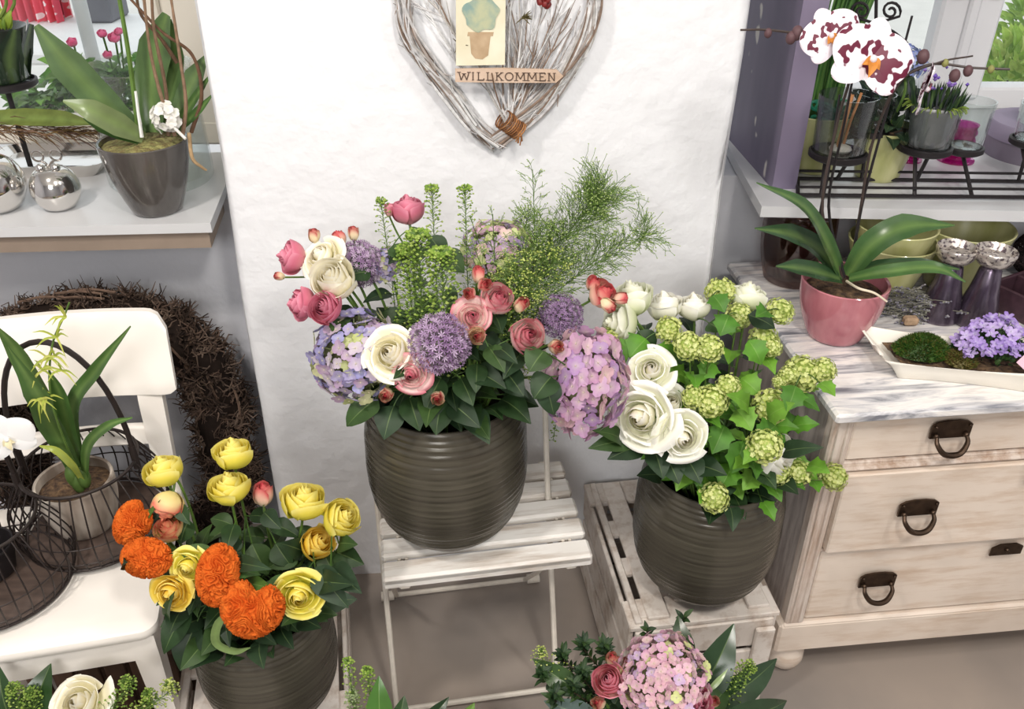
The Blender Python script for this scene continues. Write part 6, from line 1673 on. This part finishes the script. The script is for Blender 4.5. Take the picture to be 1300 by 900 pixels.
for k in range(60):
    a = r.uniform(0, 6.28); p0 = V((.05*r.random()*cos(a), .05*r.random()*sin(a), zt_*.95)); d = V((r.uniform(-.5, .5), r.uniform(-.5, .5), 1)).normalized(); L = r.uniform(.02, .05)
    leaf(m, p0, d, (0, -1, .2), L, L*.35, r, [S(140, 164, 60), S(170, 186, 80), S(110, 140, 54)], 'lance')
for px in (2, 12): tube(m, cat([V((0, 0, zt_*.9)), PD(px+6, 5, 1.93)-B, PD(px-6, -40, 1.93)-B], 5), .0035, 6, S(112, 134, 62))
m.build('foliage', M_leaf, lp)
# long dry leaf on the sill, left
m = MB(); q = [PD(-30, 150, 1.84), PD(30, 150, 1.83), PD(80, 152, 1.82), PD(122, 158, 1.81)]; strap(m, [x-q[0] for x in q], [.03, .045, .04, .004], (0, -.6, .8), [S(110, 124, 60)], rs, .2); tag(m.build('dry_leaf', M_leaf, None, q[0]), 'long olive leaf lying over the brown frond on the left sill', 'leaf')
# --- grass and hydrangea on the right sill
B = gA+V((0, 0, .12)); gr = plant('grass_plant', 'tall green grass in the lime pot by the purple boarding', 'potted plant', B)
m = MB(); r = random.Random(2)
for k in range(70):
    a = r.uniform(0, 6.28); p0 = V((.04*cos(a)*r.random(), .04*sin(a)*r.random(), 0)); d = V((r.uniform(-.04, .12), r.uniform(-.08, .08), 1)); L = r.uniform(.28, .42)
    strap(m, [p0, p0+d*L*.5, p0+d*L+V((.02, 0, 0))], [.007, .008, .001], (0, -1, .1), [S(64, 110, 52), S(48, 90, 44), S(86, 130, 64)], r, .2, 4)
m.build('blades', M_leaf, gr)
m = MB()
for k in range(26):
    c = V((r.uniform(-.04, .06), r.uniform(-.06, -.03), r.uniform(.0, .05))); M = orient((r.uniform(-1, 1), -1, r.uniform(-1, 1)))
    tube(m, [c+M @ V((.014*cos(2*pi*i/12), .010*sin(2*pi*i/12), .002*sin(4*pi*i/12))) for i in range(12)], .0035, 5, r.choice([S(40, 132, 104), S(60, 156, 120), S(34, 110, 90)]), closed=True)
rb_ = m.build('ribbon', M_petal, gr)
B = gB+V((0, 0, .105)); hy = plant('hydrangea_plant', 'blue hydrangea plant with dark leaves behind the candle rack', 'potted plant', B)
m = MB()
for k in range(70):
    a = r.uniform(0, 6.28); p0 = V((.03*cos(a), .03*sin(a), r.uniform(0, .06))); d = V((cos(a)+.2, sin(a)*.6, r.uniform(-.1, 1.0))).normalized(); L = r.uniform(.035, .06)
    leaf(m, p0+d*.02, d, (0, -.6, .8), L, L*.65, r, [S(44, 64, 44), S(54, 76, 50), S(38, 56, 46)])
m.build('foliage', M_leaf, hy)
b = link('bloom', hydrangea_mesh([S(136, 154, 216), S(120, 138, 206), S(156, 170, 224)], 90, 9), hy); b.matrix_basis = Matrix.Translation(PD(1148, 82, B.y+.02)-B) @ Matrix.Scale(.042, 4)
m = MB(); tube(m, cat([(0, 0, 0), (.02, 0, .08), PD(1148, 90, B.y+.02)-B], 5), .003, 6); m.build('stem', M_stem, hy)
# --- roses in the street beyond the left window
def streetplant(px, py, D, blooms, label, seed, group, col='pink', wpx=40, gl=GREEN_B):
    r = random.Random(seed); top = PD(px, py, D); B = V((top.x, D, .86)); t = plant('potted_rose', label, 'potted plant', B, group)
    lathe(MB(), potprof(.05, .07, .11, .004), 32).build('pot', M_frame, t)
    m = MB(); H_ = top.z-B.z
    for k in range(150):
        a = r.uniform(0, 6.28); v = sqrt(r.random()); p0 = V((wpx*.0022*v*cos(a), wpx*.0022*v*sin(a), r.uniform(.10, max(.16, H_)))); d = V((cos(a), sin(a), r.uniform(-.2, .6))).normalized(); L = r.uniform(.035, .06)
        leaf(m, p0, d, (0, -.6, .8), L, L*.65, r, gl+GREEN_M)
    for (bx_, by_, br, kd) in blooms:
        q = PD(bx_, by_, D)-B; tube(m, cat([(0, 0, .1), q*.6+V((0, 0, .02)), q], 4), .003, 5, GREEN_M[0])
    m.build('foliage', M_leaf, t)
    for (bx_, by_, br, kd) in blooms:
        q = PD(bx_, by_, D); b = link('bloom', rose_tpl(kd, 'half', bx_), t); s_ = br*mpp(q); b.matrix_basis = Matrix.Translation(q-B-V((0, 0, s_*.5))) @ orient((r.uniform(-.2, .2), -.3, 1)) @ Matrix.Scale(s_, 4)
G_o = 'potted roses outside the left window'
ROSE['hot'] = P2(S(232, 60, 120), S(240, 96, 150), S(246, 150, 186), S(244, 170, 190))
streetplant(60, 112, 2.55, [(42, 108, 6, 'white'), (70, 120, 6, 'white')], 'leafy potted plant with small white flowers outside the left window', 1, G_o, wpx=46, gl=GREEN_B)
streetplant(100, 80, 2.60, [(93, 54, 9, 'hot'), (120, 104, 7, 'white'), (112, 122, 7, 'white')], 'potted rose with one hot pink bloom left of the grey post outside', 2, G_o, wpx=34)
streetplant(146, 80, 2.55, [(130, 43, 8, 'hot'), (146, 48, 10, 'hot'), (138, 70, 8, 'hot'), (152, 40, 7, 'hot')], 'potted rose with several hot pink blooms right of the grey post outside', 3, G_o, wpx=34)
bn = thing('planter_bench', 'pale planter bench outside the left window carrying potted roses', 'bench', (-1.35, 2.60, -.10))
bx(MB(), (0, 0, .94), (1.5, .34, .04), bev=.005).build('seat_board', M_frameg, bn)
for x in (-.7, .7): bx(MB(), (x, 0, .46), (.05, .3, .92)).build('leg', M_frameg, bn)
# --- greenery outside the right window
def bush(px, py, D, rad, label, seed, cols, zb):
    r = random.Random(seed); c = PD(px, py, D); B = V((c.x, D, zb)); t = plant('shrub', label, 'shrub', B, 'sunlit shrubs outside the right window')
    m = MB()
    for k in range(420):
        d = V((r.gauss(0, 1), r.gauss(0, 1), r.gauss(0, 1))).normalized(); p0 = c-B+d*rad*r.random()**.4; L = r.uniform(.05, .085)
        leaf(m, p0, d+V((0, 0, .3)), (0, -.5, .8), L, L*.6, r, cols)
    m.build('foliage', M_leaf, t)
    m = MB()
    for k in range(5):
        e = c-B+V((r.uniform(-.5, .5), r.uniform(-.5, .5), 0))*rad; tube(m, cat([(r.uniform(-.03, .03), 0, 0), e*.5, e], 4), .008, 6)
    m.build('branches', M_stemb, t)
bush(1275, 110, 3.2, .17, 'yellow-green shrub outside, right of the window handles', 5, [S(176, 208, 92), S(150, 190, 72), S(200, 220, 120)], -.1)
bush(1330, 60, 3.9, .22, 'larger yellow-green shrub outside at the right edge', 6, [S(168, 200, 96), S(140, 178, 76)], -.1)
